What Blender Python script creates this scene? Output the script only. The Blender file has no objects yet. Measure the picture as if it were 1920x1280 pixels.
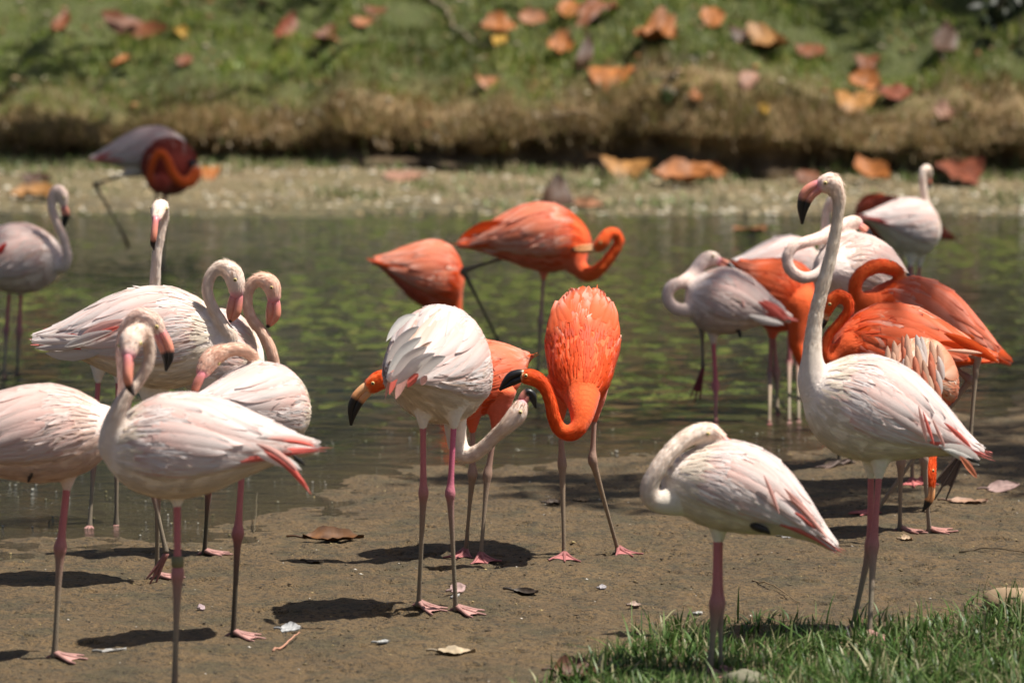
import bpy, math, random
import numpy as np
from mathutils import Vector
R = math.radians
rng = np.random.default_rng(7); random.seed(7)
scene = bpy.context.scene
C = scene.collection

# ------------------------------------------------------------------ camera, sky, sun, exposure
CAM_H = 2.08
FPX = 8000.0                                   # focal length in photo pixels (1920 wide) = 150 mm on 36 mm
PITCH = math.atan(790 / FPX)
cd = bpy.data.cameras.new('camera'); cam = bpy.data.objects.new('camera', cd); C.objects.link(cam)
cd.lens = 150; cd.sensor_width = 36; cd.clip_start = 0.5; cd.clip_end = 400
cam.location = (0, 0, CAM_H); cam.rotation_euler = (math.pi/2 - PITCH, 0, 0)
cd.dof.use_dof = True; cd.dof.focus_distance = 13.4; cd.dof.aperture_fstop = 3.4; cd.dof.aperture_blades = 0
scene.camera = cam
SUN_EL = R(66); SUN_DIR = np.array([math.cos(SUN_EL)*math.cos(R(-8)), math.cos(SUN_EL)*math.sin(R(-8)), math.sin(SUN_EL)])
w = bpy.data.worlds.new('World'); scene.world = w; w.use_nodes = True
nt = w.node_tree; bg = nt.nodes['Background']
sky = nt.nodes.new('ShaderNodeTexSky'); sky.sky_type = 'NISHITA'; sky.sun_disc = False
sky.sun_elevation = SUN_EL; sky.sun_rotation = math.atan2(SUN_DIR[0], SUN_DIR[1])
nt.links.new(sky.outputs[0], bg.inputs[0]); bg.inputs[1].default_value = 0.05; sky.dust_density = 2.5; sky.ozone_density = 0.6
sl = bpy.data.lights.new('sun', 'SUN'); sl.energy = 5.0; sl.angle = R(0.53); sl.color = (1, 0.95, 0.86)
so = bpy.data.objects.new('sun', sl); C.objects.link(so)
so.rotation_euler = Vector(SUN_DIR).to_track_quat('Z', 'Y').to_euler()
so.location = (5, 10, 20)
scene.view_settings.view_transform = 'Standard'; scene.view_settings.look = 'None'
scene.view_settings.exposure = 0.7; scene.view_settings.gamma = 1.0
scene.cycles.max_bounces = 6; scene.cycles.transparent_max_bounces = 4

# ------------------------------------------------------------------ helpers
CP, SP = math.cos(PITCH), math.sin(PITCH)
def ray(x, y):
    r = (x - 960) / FPX; u = (640 - y) / FPX
    return np.array([r, CP + u*SP, -SP + u*CP])          # forward (0,CP,-SP), up (0,SP,CP)
def U(x, y, Y):
    d = ray(x, y); return np.array([0, 0, CAM_H]) + d * (Y / d[1])
_lat = rng.random((64, 64))
def vn(x, y):
    x = np.asarray(x, float); y = np.asarray(y, float)
    xi = np.floor(x).astype(int); yi = np.floor(y).astype(int); fx = x - xi; fy = y - yi
    fx = fx*fx*(3-2*fx); fy = fy*fy*(3-2*fy)
    a = _lat[xi % 64, yi % 64]; b = _lat[(xi+1) % 64, yi % 64]; c = _lat[xi % 64, (yi+1) % 64]; d = _lat[(xi+1) % 64, (yi+1) % 64]
    return (a*(1-fx)+b*fx)*(1-fy) + (c*(1-fx)+d*fx)*fy - 0.5
def fbm(x, y, o=4):
    s = 0; a = 1
    for i in range(o):
        s = s + a*vn(x + 17.3*i, y + 9.1*i); x = x*2.03; y = y*2.03; a *= 0.5
    return s
def smooth(a, b, x):
    t = np.clip((np.asarray(x, float)-a)/(b-a), 0, 1); return t*t*(3-2*t)
def nrm(v): return v / (np.linalg.norm(v) + 1e-12)

_sh = [(-700,1030),(-200,1020),(0,1012),(300,1008),(450,985),(560,930),(700,885),(900,865),(1200,848),(1500,830),(1700,775),(1920,745),(2300,725)]
_shw = []
for px, py in _sh:
    d = ray(px, py); t = CAM_H / -d[2]; _shw.append((d[0]*t, d[1]*t))
_shX = np.array([p[0] for p in _shw]); _shY = np.array([p[1] for p in _shw])
def ground_z(X, Y):
    X = np.asarray(X, float); Y = np.asarray(Y, float)
    ys = np.interp(X, _shX, _shY)
    d = ys - Y
    z = np.where(d > 0, 0.042*(1-np.exp(-d*0.42)) , np.maximum(d*0.05, -0.14))
    return z + 0.020*fbm(X*1.9, Y*1.9, 3) + 0.013*fbm(X*8, Y*8, 4) * (d > -1.5)
def ground_hit(x, y, wet=False):
    d = ray(x, y); z = 0.0
    for _ in range(6):
        t = (CAM_H - z) / -d[2]; p = np.array([0, 0, CAM_H]) + d*t
        z = float(ground_z(p[0], p[1]))
        if wet: z = max(z, 0.0)
    return np.array([p[0], p[1], z])

class MB:
    def __init__(s): s.v = []; s.f = []; s.c = []; s.uv = []; s.n = 0
    def add(s, v, f, c=None, uv=None):
        v = np.asarray(v, float).reshape(-1, 3); n = len(v)
        s.v.append(v); s.f.extend([tuple(int(i) + s.n for i in q) for q in f])
        c = np.array([[.8, .8, .8]]) if c is None else np.asarray(c, float).reshape(-1, 3)
        s.c.append(np.broadcast_to(c, (n, 3)) if len(c) == 1 else c)
        s.uv.append(np.zeros((n, 3)) if uv is None else np.asarray(uv, float).reshape(-1, 3)); s.n += n
    def build(s, name, mat, parent=None, base=(0, 0, 0), smooth_=True):
        v = np.concatenate(s.v) - np.asarray(base)
        return mesh_obj(name, v, s.f, np.concatenate(s.c), np.concatenate(s.uv), mat, parent, smooth_)
def mesh_obj(name, v, f, col, uv, mat, parent=None, smooth_=True):
    me = bpy.data.meshes.new(name); me.from_pydata(np.asarray(v).tolist(), [], f)
    if col is not None:
        a = me.attributes.new('Col', 'FLOAT_COLOR', 'POINT')
        a.data.foreach_set('color', np.hstack([col, np.ones((len(col), 1))]).astype(np.float32).ravel())
    if uv is not None:
        a = me.attributes.new('fuv', 'FLOAT_VECTOR', 'POINT'); a.data.foreach_set('vector', np.asarray(uv, np.float32).ravel())
    if smooth_: me.polygons.foreach_set('use_smooth', np.ones(len(me.polygons), bool))
    me.materials.append(mat)
    o = bpy.data.objects.new(name, me); C.objects.link(o)
    if parent: o.parent = parent
    return o
def big_mesh(name, v, tri, col, uv, mat, smooth_=False):      # fast path for large triangle/quad soups (numpy faces)
    me = bpy.data.meshes.new(name); n, k = tri.shape
    me.vertices.add(len(v)); me.vertices.foreach_set('co', v.astype(np.float32).ravel())
    me.loops.add(n*k); me.loops.foreach_set('vertex_index', tri.astype(np.int32).ravel())
    me.polygons.add(n); me.polygons.foreach_set('loop_start', np.arange(0, n*k, k, dtype=np.int32)); me.polygons.foreach_set('loop_total', np.full(n, k, np.int32))
    if smooth_: me.polygons.foreach_set('use_smooth', np.ones(n, bool))
    me.update(calc_edges=True); me.validate()
    if col is not None:
        a = me.attributes.new('Col', 'FLOAT_COLOR', 'POINT'); a.data.foreach_set('color', np.hstack([col, np.ones((len(col), 1))]).astype(np.float32).ravel())
    if uv is not None:
        a = me.attributes.new('fuv', 'FLOAT_VECTOR', 'POINT'); a.data.foreach_set('vector', np.asarray(uv, np.float32).ravel())
    me.materials.append(mat)
    o = bpy.data.objects.new(name, me); C.objects.link(o); return o
def tag(o, label=None, cat=None, group=None, kind=None):
    if label: o['label'] = label
    if cat: o['category'] = cat
    if group: o['group'] = group
    if kind: o['kind'] = kind
    return o
def empty(name, loc):
    o = bpy.data.objects.new(name, None); C.objects.link(o); o.location = loc; o.empty_display_size = 0.1; return o

# ------------------------------------------------------------------ materials
class NT:
    def __init__(s, name):
        s.m = bpy.data.materials.new(name); s.m.use_nodes = True; s.t = s.m.node_tree; s.b = s.t.nodes['Principled BSDF']; s.out = s.t.nodes['Material Output']
    def n(s, ty, **k):
        q = s.t.nodes.new(ty)
        for a, b in k.items(): setattr(q, a, b)
        return q
    def l(s, a, b): s.t.links.new(a, b)
    def attr(s, name): q = s.n('ShaderNodeAttribute'); q.attribute_name = name; return q
    def noise(s, vec, scale, detail=4, rough=.55, dist=0):
        q = s.n('ShaderNodeTexNoise'); q.inputs['Scale'].default_value = scale; q.inputs['Detail'].default_value = detail
        q.inputs['Roughness'].default_value = rough; q.inputs['Distortion'].default_value = dist
        if vec is not None: s.l(vec, q.inputs['Vector'])
        return q.outputs['Fac']
    def mapping(s, vec, scale): q = s.n('ShaderNodeMapping'); q.inputs['Scale'].default_value = scale; s.l(vec, q.inputs['Vector']); return q.outputs[0]
    def ramp(s, fac, stops):
        q = s.n('ShaderNodeValToRGB'); e = q.color_ramp.elements
        while len(e) < len(stops): e.new(.5)
        for i, (p, c) in enumerate(stops): e[i].position = p; e[i].color = (*c, 1) if len(c) == 3 else c
        s.l(fac, q.inputs[0]); return q.outputs[0]
    def mix(s, fac, a, b, mode='MIX'):
        q = s.n('ShaderNodeMix', data_type='RGBA', blend_type=mode)
        for v, i in ((fac, 0), (a, 6), (b, 7)):
            if isinstance(v, (int, float)): q.inputs[i].default_value = v
            elif isinstance(v, tuple): q.inputs[i].default_value = (*v, 1)
            else: s.l(v, q.inputs[i])
        return q.outputs[2]
    def math(s, op, a, b=None):
        q = s.n('ShaderNodeMath', operation=op)
        for i, v in enumerate((a, b)):
            if v is None: continue
            if isinstance(v, (int, float)): q.inputs[i].default_value = v
            else: s.l(v, q.inputs[i])
        return q.outputs[0]
    def bump(s, h, strength, dist, prev=None):
        q = s.n('ShaderNodeBump'); q.inputs['Strength'].default_value = strength; q.inputs['Distance'].default_value = dist; s.l(h, q.inputs['Height'])
        if prev is not None: s.l(prev, q.inputs['Normal'])
        return q.outputs[0]
    def set(s, **k):
        for a, v in k.items():
            i = s.b.inputs[a.replace('_', ' ')]
            if isinstance(v, (int, float)): i.default_value = v
            elif isinstance(v, tuple): i.default_value = (*v, 1)
            else: s.l(v, i)
        return s.m

def mat_feather():
    m = NT('feather'); uv = m.attr('fuv'); col = m.attr('Col').outputs['Color']
    st = m.noise(m.mapping(uv.outputs['Vector'], (9, 1.6, 40)), 2.0, 3, .6)
    c = m.mix(m.ramp(st, [(.3, (.0,)*3), (.75, (1,)*3)]), m.mix(.13, col, (.55, .3, .22), 'MULTIPLY'), col)
    m.set(Base_Color=c, Roughness=.62, Normal=m.bump(st, .35, .003)); m.b.inputs['Specular IOR Level'].default_value = .25
    tr = m.n('ShaderNodeBsdfTranslucent'); m.l(col, tr.inputs[0]); mx = m.n('ShaderNodeMixShader'); mx.inputs[0].default_value = .38
    m.l(m.b.outputs[0], mx.inputs[1]); m.l(tr.outputs[0], mx.inputs[2]); m.l(mx.outputs[0], m.out.inputs[0]); return m.m
def mat_skin():
    m = NT('plumage'); uv = m.attr('fuv').outputs['Vector']; col = m.attr('Col').outputs['Color']
    a = m.noise(m.mapping(uv, (18, 95, 95)), 1.0, 4, .6); b = m.noise(m.mapping(uv, (10, 26, 26)), 1.0, 3, .5)
    c = m.mix(m.ramp(a, [(.3, (.0,)*3), (.7, (1,)*3)]), m.mix(.18, col, (.55, .4, .33), 'MULTIPLY'), col)
    h = m.math('ADD', a, m.math('MULTIPLY', b, 1.5))
    m.set(Base_Color=c, Roughness=.75, Normal=m.bump(h, .45, .008)); m.b.inputs['Specular IOR Level'].default_value = .2
    m.b.inputs['Sheen Weight'].default_value = .12; return m.m
def mat_col(name, rough=.5, spec=.4, bs=120, bst=.15):
    m = NT(name); col = m.attr('Col').outputs['Color']; tc = m.n('ShaderNodeTexCoord').outputs['Object']
    a = m.noise(tc, bs, 3); c = m.mix(m.ramp(a, [(.3, (0,)*3), (.7, (1,)*3)]), m.mix(.35, col, (.5, .45, .4), 'MULTIPLY'), col)
    m.set(Base_Color=c, Roughness=rough, Normal=m.bump(a, bst, .004)); m.b.inputs['Specular IOR Level'].default_value = spec; return m.m
def mat_leafy(name, tr_w=.3, rough=.5):
    m = NT(name); col = m.attr('Col').outputs['Color']
    m.set(Base_Color=col, Roughness=rough); m.b.inputs['Specular IOR Level'].default_value = .3
    tr = m.n('ShaderNodeBsdfTranslucent'); m.l(col, tr.inputs[0]); mx = m.n('ShaderNodeMixShader'); mx.inputs[0].default_value = tr_w
    m.l(m.b.outputs[0], mx.inputs[1]); m.l(tr.outputs[0], mx.inputs[2]); m.l(mx.outputs[0], m.out.inputs[0]); return m.m
def mat_mud():
    m = NT('mud'); P = m.n('ShaderNodeTexCoord').outputs['Object']
    sep = m.n('ShaderNodeSeparateXYZ'); m.l(P, sep.inputs[0])
    big = m.noise(P, 1.3, 5, .6); mid = m.noise(P, 9, 5, .65); fine = m.noise(P, 70, 4, .7); gr = m.noise(P, 260, 2, .6)
    c = m.ramp(big, [(.3, (.135, .090, .046)), (.52, (.225, .150, .074)), (.72, (.30, .205, .105))])
    c = m.mix(m.ramp(mid, [(.38, (0,)*3), (.62, (1,)*3)]), c, (.27, .172, .080))
    c = m.mix(m.ramp(m.noise(P, 4.3, 5, .7), [(.48, (0,)*3), (.62, (.75,)*3)]), c, (.115, .100, .050))
    c = m.mix(m.ramp(fine, [(.50, (0,)*3), (.60, (.85,)*3)]), c, (.075, .055, .032))
    c = m.mix(m.ramp(m.noise(P, 34, 3, .6), [(.58, (0,)*3), (.66, (.8,)*3)]), c, (.06, .045, .028))
    c = m.mix(m.ramp(gr, [(.58, (0,)*3), (.68, (.8,)*3)]), c, (.045, .035, .024))
    c = m.mix(m.ramp(m.noise(P, 180, 2, .6), [(.66, (0,)*3), (.72, (.8,)*3)]), c, (.42, .35, .24))
    wet = m.ramp(m.math('ADD', sep.outputs[2], m.math('ADD', m.math('MULTIPLY', m.math('SUBTRACT', mid, .5), .03), m.math('ADD', m.math('MULTIPLY', m.math('SUBTRACT', big, .5), .10), m.math('MULTIPLY', m.math('SMOOTH_MAX', m.math('MULTIPLY', sep.outputs[0], .02), -.03), 1.0)))), [(.0, (1,)*3), (.045, (0,)*3)])  # wet shore mud, plus extra darkening at left that paints in dappled shade
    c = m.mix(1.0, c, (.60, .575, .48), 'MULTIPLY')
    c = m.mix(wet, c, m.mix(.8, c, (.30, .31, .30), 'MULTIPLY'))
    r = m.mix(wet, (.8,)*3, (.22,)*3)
    h = m.math('ADD', m.math('MULTIPLY', fine, .6), m.math('ADD', m.math('MULTIPLY', mid, 1.6), m.math('MULTIPLY', gr, .25)))
    m.l(r, m.b.inputs['Roughness'])
    return m.set(Base_Color=c, Normal=m.bump(h, 1.0, .03))
def mat_water():
    m = NT('water'); P = m.n('ShaderNodeTexCoord').outputs['Object']
    sep = m.n('ShaderNodeSeparateXYZ'); m.l(P, sep.inputs[0])
    murk = m.ramp(m.noise(P, .9, 4), [(.35, (.004, .006, .006)), (.65, (.010, .011, .007))])
    refl_alg = m.noise(m.mapping(P, (3.6, 1.5, 1)), 2.6, 5, .62, .4); dens = m.noise(m.mapping(P, (.35, .16, 1)), 1, 2)  # green patches paint the sunlit bank's reflection as surface algae
    yb = m.ramp(m.math('DIVIDE', sep.outputs[1], 40), [(.40, (0,)*3), (.46, (1,)*3), (.60, (1,)*3), (.76, (.85,)*3)])
    refl_mask = m.ramp(m.math('ADD', refl_alg, m.math('MULTIPLY', m.math('SUBTRACT', dens, .5), .5)), [(.49, (0,)*3), (.58, (1,)*3)])
    refl_mask = m.mix(1.0, refl_mask, yb, 'MULTIPLY')
    ac = m.ramp(m.noise(P, 7, 3), [(.3, (.018, .030, .008)), (.55, (.080, .098, .020)), (.8, (.19, .16, .05))])
    c = m.mix(refl_mask, murk, ac)
    sepc = m.attr('Col').outputs['Color']; c = m.mix(m.ramp(sepc, [(.0, (0,)*3), (.8, (1,)*3)]), m.mix(m.noise(P, 9, 4, .6), (.018, .014, .008), (.045, .034, .018)), c)
    rp = m.noise(m.mapping(P, (.8, 1.1, 1)), 5.5, 1.5, .45, .6); r2 = m.noise(m.mapping(P, (.7, 1.2, 1)), 42, 3, .6)
    near = m.ramp(m.math('DIVIDE', sep.outputs[1], 40), [(.36, (1.0,)*3), (.46, (1.0,)*3), (.6, (.9,)*3), (.75, (.5,)*3)])
    h = m.math('MULTIPLY', m.math('ADD', rp, m.math('MULTIPLY', r2, m.ramp(m.math('DIVIDE', sep.outputs[1], 40), [(.36, (.30,)*3), (.46, (.06,)*3)]))), near)
    r = m.mix(refl_mask, (.07,)*3, (.28,)*3); m.l(r, m.b.inputs['Roughness'])
    m.b.inputs['IOR'].default_value = 1.33
    return m.set(Base_Color=c, Normal=m.bump(h, 1.0, .075))
def mat_bank():
    m = NT('bank_soil'); P = m.n('ShaderNodeTexCoord').outputs['Object']; col = m.attr('Col').outputs['Color']
    a = m.noise(P, 6, 6, .7); f = m.noise(P, 35, 4, .7)
    c = m.mix(m.ramp(a, [(.35, (0,)*3), (.65, (1,)*3)]), m.mix(.6, col, (.5, .42, .33), 'MULTIPLY'), col)
    c = m.mix(m.ramp(f, [(.45, (0,)*3), (.65, (.7,)*3)]), c, m.mix(.7, c, (.35, .3, .25), 'MULTIPLY'))
    return m.set(Base_Color=c, Roughness=.9, Normal=m.bump(m.math('ADD', a, m.math('MULTIPLY', f, .5)), .9, .08))
M = dict(feather=mat_feather(), skin=mat_skin(), bill=mat_col('bill', .38, .5, 60, .1), leg=mat_col('leg_skin', .6, .35, 220, .4), eye=mat_col('eye', .12, .6, 10, 0),
         mud=mat_mud(), water=mat_water(), bank=mat_bank(), grass=mat_leafy('grass', .3, .45), leaf=mat_col('dry_leaf', .6, .35, 22, .6), foliage=mat_leafy('foliage', .25, .5),
         bark=mat_col('bark', .9, .2, 9, .8), stone=mat_col('stone', .85, .3, 30, .6), plume=mat_leafy('shed_feather', .3, .7), litter=mat_col('litter', .8, .3, 40, .3))

# ------------------------------------------------------------------ setting: ground, water, far bank
def grid_sheet(xs, ys, zf):
    X, Y = np.meshgrid(xs, ys); Z = zf(X, Y); v = np.stack([X, Y, Z], -1).reshape(-1, 3); nx = len(xs)
    i = np.arange(len(ys)-1)[:, None]*nx + np.arange(nx-1)[None]; q = np.stack([i, i+1, i+nx+1, i+nx], -1).reshape(-1, 4); return v, q
xs = np.concatenate([np.linspace(-60, -3, 24)[:-1], np.linspace(-3, -1.75, 40)[:-1], np.linspace(-1.75, 1.75, 400), np.linspace(1.75, 3, 40)[1:], np.linspace(3, 60, 24)[1:]])
ys = np.concatenate([np.linspace(-25, 10.2, 16)[:-1], np.linspace(10.2, 11.2, 30)[:-1], np.linspace(11.2, 15.6, 480), np.linspace(15.6, 19, 120)[1:], np.linspace(19, 36, 40)[1:]])
v, q = grid_sheet(xs, ys, ground_z)
fr_ = np.random.default_rng(3); dry_ = v[:, 2] > .002
v[:, 2] += .007*fbm(v[:, 0]*26, v[:, 1]*26, 3)*dry_
for k in range(150):                                       # webbed footprints pressed into the mud
    fx, fyy, fa = fr_.uniform(-1.7, 1.7), fr_.uniform(11.3, 15), fr_.uniform(0, 6.28); m_ = (np.abs(v[:, 0]-fx) < .11) & (np.abs(v[:, 1]-fyy) < .11) & dry_; p_ = v[m_]
    lx = (p_[:, 0]-fx)*math.cos(fa)+(p_[:, 1]-fyy)*math.sin(fa); ly = -(p_[:, 0]-fx)*math.sin(fa)+(p_[:, 1]-fyy)*math.cos(fa); rr = np.hypot(lx, ly); an = np.arctan2(ly, lx)
    ins = smooth(.085, .07, rr)*smooth(.75, .62, np.abs(an))*smooth(-.0, .012, lx); toe = np.exp(-((np.abs(an)-.6)*rr/.008)**2)+np.exp(-(an*rr/.008)**2)
    v[m_, 2] -= (.005*ins+.007*ins*toe)-.004*np.exp(-((rr-.09)/.012)**2)*smooth(.9, .7, np.abs(an))
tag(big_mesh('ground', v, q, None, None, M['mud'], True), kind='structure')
wx = np.concatenate([np.linspace(-60, -3, 12)[:-1], np.linspace(-3, 3, 160), np.linspace(3, 60, 12)[1:]]); wy = np.concatenate([np.linspace(9, 19.5, 260), np.linspace(19.5, 36, 12)[1:]])
v, q = grid_sheet(wx, wy, lambda X, Y: X*0); dep = np.clip(-ground_z(v[:, 0], v[:, 1])/.10, 0, 1)[:, None]
wo = big_mesh('pond_water', v, q, np.repeat(dep, 3, 1), None, M['water'], True); tag(wo, kind='structure')

def foot_Y(X): return 34.4 - 1.5*smooth(-2.6, 2.2, X) + .5*fbm(np.asarray(X)*.8, np.asarray(X)*0+3.3, 3) + .55*fbm(np.asarray(X)*2.7, np.asarray(X)*0+6.3, 3)
def lip_z(X): return .50 + .12*smooth(-2, 2, X) + .28*fbm(np.asarray(X)*1.5, np.asarray(X)*0+8.2, 3)
def strip_z(X, Y): return np.clip((Y-30.3)*.045, -.15, .14) + .035*fbm(X*2.2, Y*2.2, 3)
SLOPE = .26
def slope_z(X, Y):
    X = np.asarray(X, float); Y = np.asarray(Y, float); d = Y-foot_Y(X); sz = strip_z(X, foot_Y(X)); face = np.interp(d, [-.14, -.05, .12, .32, .6], [.50, .64, .78, .90, 1.0])
    return sz+(lip_z(X)-sz)*face + SLOPE*np.maximum(d-.6, 0) + (.10*fbm(X*1.1, Y*1.1, 3) + .06*fbm(X*4, Y*4, 3))*smooth(-.1, .5, d)
def bank():
    xs = np.concatenate([np.linspace(-60, -6, 40)[:-1], np.linspace(-6, 6, 260), np.linspace(6, 60, 40)[1:]])
    fy = foot_Y(xs); lz = lip_z(xs); rows = []; cols = []
    soil = np.array([.17, .115, .062]); pale = np.array([.25, .195, .105]); gcol = np.array([.10, .12, .03]); dry = np.array([.32, .22, .105])
    for k in range(26):                                   # strip of pale mud
        Y = 29.2 + (fy-29.2)*k/25; z = strip_z(xs, Y); rows.append((Y, z)); wt = np.clip(smooth(.0, .06, z+.05*fbm(xs*3, Y*3, 3)), 0, 1)[:, None]; mt = np.clip(.5+1.1*fbm(xs*2.2+9, Y*2.2, 4), 0, 1)[:, None]; cols.append((np.array([.12, .10, .055])*(1-wt)+pale*wt)*(1-mt*.55)+np.array([.14, .135, .05])*mt*.55)
    for k, (dy, fz) in enumerate([(.0, .08), (.03, .18), (.03, .28), (.0, .37), (-.06, .44)]):
        um = smooth(-.35, .25, fbm(xs*1.1+4, xs*0+1.7, 3)); n = .20*fbm(xs*4+k*.4, xs*0+k*.7, 4); Y = fy+dy*um+(1-um)*(-.30+.16*k)+n; sz = strip_z(xs, fy); z = sz+(lz-sz)*fz + .10*fbm(xs*3, xs*0+5+k*.3, 3)*(fz > .25)
        rows.append((Y, z)); t = smooth(.2, .5, fz); cols.append(np.tile(soil*(1-t)+dry*t, (len(xs), 1)))
    for k in range(46):
        dd = -.14 + 18*(k/45)**1.9; Y = fy+dd+.16*fbm(xs*4+2, xs*0+2.1, 4)*(1-smooth(0, .5, dd)); z = slope_z(xs, fy+dd); rows.append((Y, z))
        t = smooth(.3, 1.6, dd + 1.2*fbm(xs*1.7, Y*1.7, 3)); t = np.asarray(t)[:, None]; cols.append(dry*(1-t)+gcol*t)
    v = np.concatenate([np.stack([xs, y, z], -1) for y, z in rows]); nx = len(xs)
    i = np.arange(len(rows)-1)[:, None]*nx + np.arange(nx-1)[None]; q = np.stack([i, i+1, i+nx+1, i+nx], -1).reshape(-1, 4)
    return tag(big_mesh('grass_bank', v, q, np.concatenate(cols), None, M['bank'], True), kind='structure')
bank()
def bank_hit(x, y):
    d = ray(x, y); last = None
    for Y in np.arange(29.5, 52, .02):
        p = np.array([0, 0, CAM_H]) + d*(Y/d[1]); fy = float(foot_Y(p[0]))
        z = float(strip_z(p[0], Y)) if Y < fy else float(slope_z(p[0], Y))
        if p[2] <= z: return np.array([p[0], Y, z])
    return p

def blades(name, pos, h, wd, col, mat, lean=.5, seg=2, face=None, label=None):
    n = len(pos); az = rng.uniform(0, 2*np.pi, n); la = rng.normal(0, lean, n)
    wdir = np.stack([np.cos(az), np.sin(az), np.zeros(n)], -1); ld = np.stack([-np.sin(az), np.cos(az), np.zeros(n)], -1)
    vs = []; cs = []
    for k in range(seg+1):
        t = k/seg; c = pos + np.stack([np.zeros(n), np.zeros(n), h*t*(1-.25*np.abs(la)*t)], -1) + ld*(h*la*t**1.7)[:, None]
        ww = (wd*(1-t)**.6 if k < seg else wd*0)[:, None] if k else (wd*.6)[:, None]
        cc = col*(.75+.35*t)
        if k < seg: vs += [c-wdir*ww*.5, c+wdir*ww*.5]; cs += [cc, cc]
        else: vs.append(c); cs.append(cc)
    m = 2*seg+1; v = np.stack(vs, 1).reshape(-1, 3); c = np.stack(cs, 1).reshape(-1, 3); b = (np.arange(n)*m)[:, None]; tr = []
    for k in range(seg-1): tr += [b+[2*k, 2*k+1, 2*k+3], b+[2*k, 2*k+3, 2*k+2]]
    tr.append(b+[2*seg-2, 2*seg-1, 2*seg]); tri = np.stack(tr, 1).reshape(-1, 3)
    return big_mesh(name, v, tri, c, None, mat)
def pick(n, cols, p): return np.array(cols)[rng.choice(len(cols), n, p=p)]*rng.uniform(.75, 1.2, (n, 1))

# far slope turf
n = 120000; X = rng.uniform(-7, 7, n); d = rng.uniform(0, 1, n)**1.5*6.5-.14; fy = foot_Y(X); Y = fy+d; z = slope_z(X, Y)
gm = fbm(X*1.7, Y*1.7, 3)*.8+d + .5*fbm(X*6, Y*6, 2); green = gm > rng.uniform(.3, 1.9, n); keep = (fbm(X*2.5+40, Y*2.5, 3) > -.3) | (rng.random(n) < .35)
col = np.where(green[:, None], pick(n, [(.13, .195, .024), (.18, .24, .034), (.30, .28, .08), (.06, .10, .018)], [.3, .3, .28, .12]), pick(n, [(.32, .225, .105), (.22, .15, .065), (.14, .13, .04)], [.45, .35, .2]))
h = rng.uniform(.03, .10, n)*np.where(d < .25, 1.3, 1)*(1+1.4*np.clip(fbm(X*2.2+7, Y*2.2, 3), -.4, .8)); col = col*(1+.9*np.clip(fbm(X*1.4+3, Y*1.4+8, 3), -.6, .7))[:, None]
tag(blades('bank_grass', np.stack([X, Y, z-.01], -1)[keep], h[keep], rng.uniform(.010, .02, n)[keep], col[keep], M['grass'], .6, 2), 'short green turf and dry grass covering the far bank', 'grass', kind='stuff')
# dry roots and grass hanging over the lip
n = 9000; X = rng.uniform(-7, 7, n); fy = foot_Y(X); t = rng.random(n); Y = fy-.15+.35*t**2+.16*fbm(X*4+2, X*0+2.1, 4); z = slope_z(X, fy-.15+.35*t**2)
col = pick(n, [(.30, .205, .10), (.20, .13, .06), (.12, .14, .035), (.34, .26, .14)], [.4, .3, .15, .15])
ln = np.where(rng.random(n) < .4, -rng.uniform(.03, .16, n), rng.uniform(.04, .12, n))
tag(blades('hanging_roots', np.stack([X, Y, z], -1), ln, rng.uniform(.008, .02, n), col, M['grass'], .9, 2), 'dry grass and roots hanging over the undercut bank edge', 'dry grass', kind='stuff')
# weeds on pale strip below bank
n = 26000; X = rng.uniform(-6, 6, n); u = rng.random(n); Y = foot_Y(X)-.02-u**1.5*2.6; den = fbm(X*1.6, Y*1.6, 3)
keep = den + .55*(1-u)**2 - .12*smooth(0, 1.5, X) > rng.uniform(-.1, .7, n); col = pick(n, [(.16, .22, .06), (.30, .30, .15), (.36, .30, .18), (.10, .15, .04)], [.3, .3, .25, .15])
tag(blades('mud_weeds', np.stack([X, Y, strip_z(X, Y)], -1)[keep], (rng.uniform(.03, .10, n)*(1+2.2*(u < .06)*np.clip(den+.3, 0, 1)))[keep], rng.uniform(.012, .03, n)[keep], col[keep], M['grass'], .8, 2), 'pale low weeds growing on mud below the bank', 'weeds', kind='stuff')
# pebbles / crumbs on strip and near mud
def crumbs(name, pts, size, col, mat):
    n = len(pts); base = np.array([[1, 0, 0], [0, 1, 0], [-1, 0, 0], [0, -1, 0], [0, 0, 1], [0, 0, -1.]])
    tri = np.array([[0, 1, 4], [1, 2, 4], [2, 3, 4], [3, 0, 4], [1, 0, 5], [2, 1, 5], [3, 2, 5], [0, 3, 5]])
    a = rng.uniform(0, 6.28, n); sc = np.stack([rng.uniform(.6, 1.6, n), rng.uniform(.4, 1, n), rng.uniform(.25, .6, n)], -1)*size[:, None]
    b = base[None]*rng.uniform(.7, 1.3, (n, 6, 1))*sc[:, None, :]; x = b[..., 0]*np.cos(a)[:, None]-b[..., 1]*np.sin(a)[:, None]; y = b[..., 0]*np.sin(a)[:, None]+b[..., 1]*np.cos(a)[:, None]
    v = np.stack([x, y, b[..., 2]], -1)+pts[:, None, :]; t = (np.arange(n)*6)[:, None, None]+tri[None]
    return big_mesh(name, v.reshape(-1, 3), t.reshape(-1, 3), np.repeat(col, 6, 0), None, mat)
n = 12000; X = rng.uniform(-6, 6, n); Y = 30.1+rng.random(n)*(foot_Y(X)-30.1)
tag(crumbs('pebbles_and_glints', np.stack([X, Y, strip_z(X, Y)], -1), rng.uniform(.008, .045, n)*rng.uniform(.3, 1, n)**1.5, pick(n, [(.46, .37, .22), (.32, .23, .12), (.11, .08, .04), (.72, .66, .54)], [.3, .3, .22, .18]), M['litter']), 'pale pebbles, mud crumbs and painted-in glints strewn along the far shore', 'pebbles', kind='stuff')  # whitest pebbles paint the wet glints of the far shore
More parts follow.
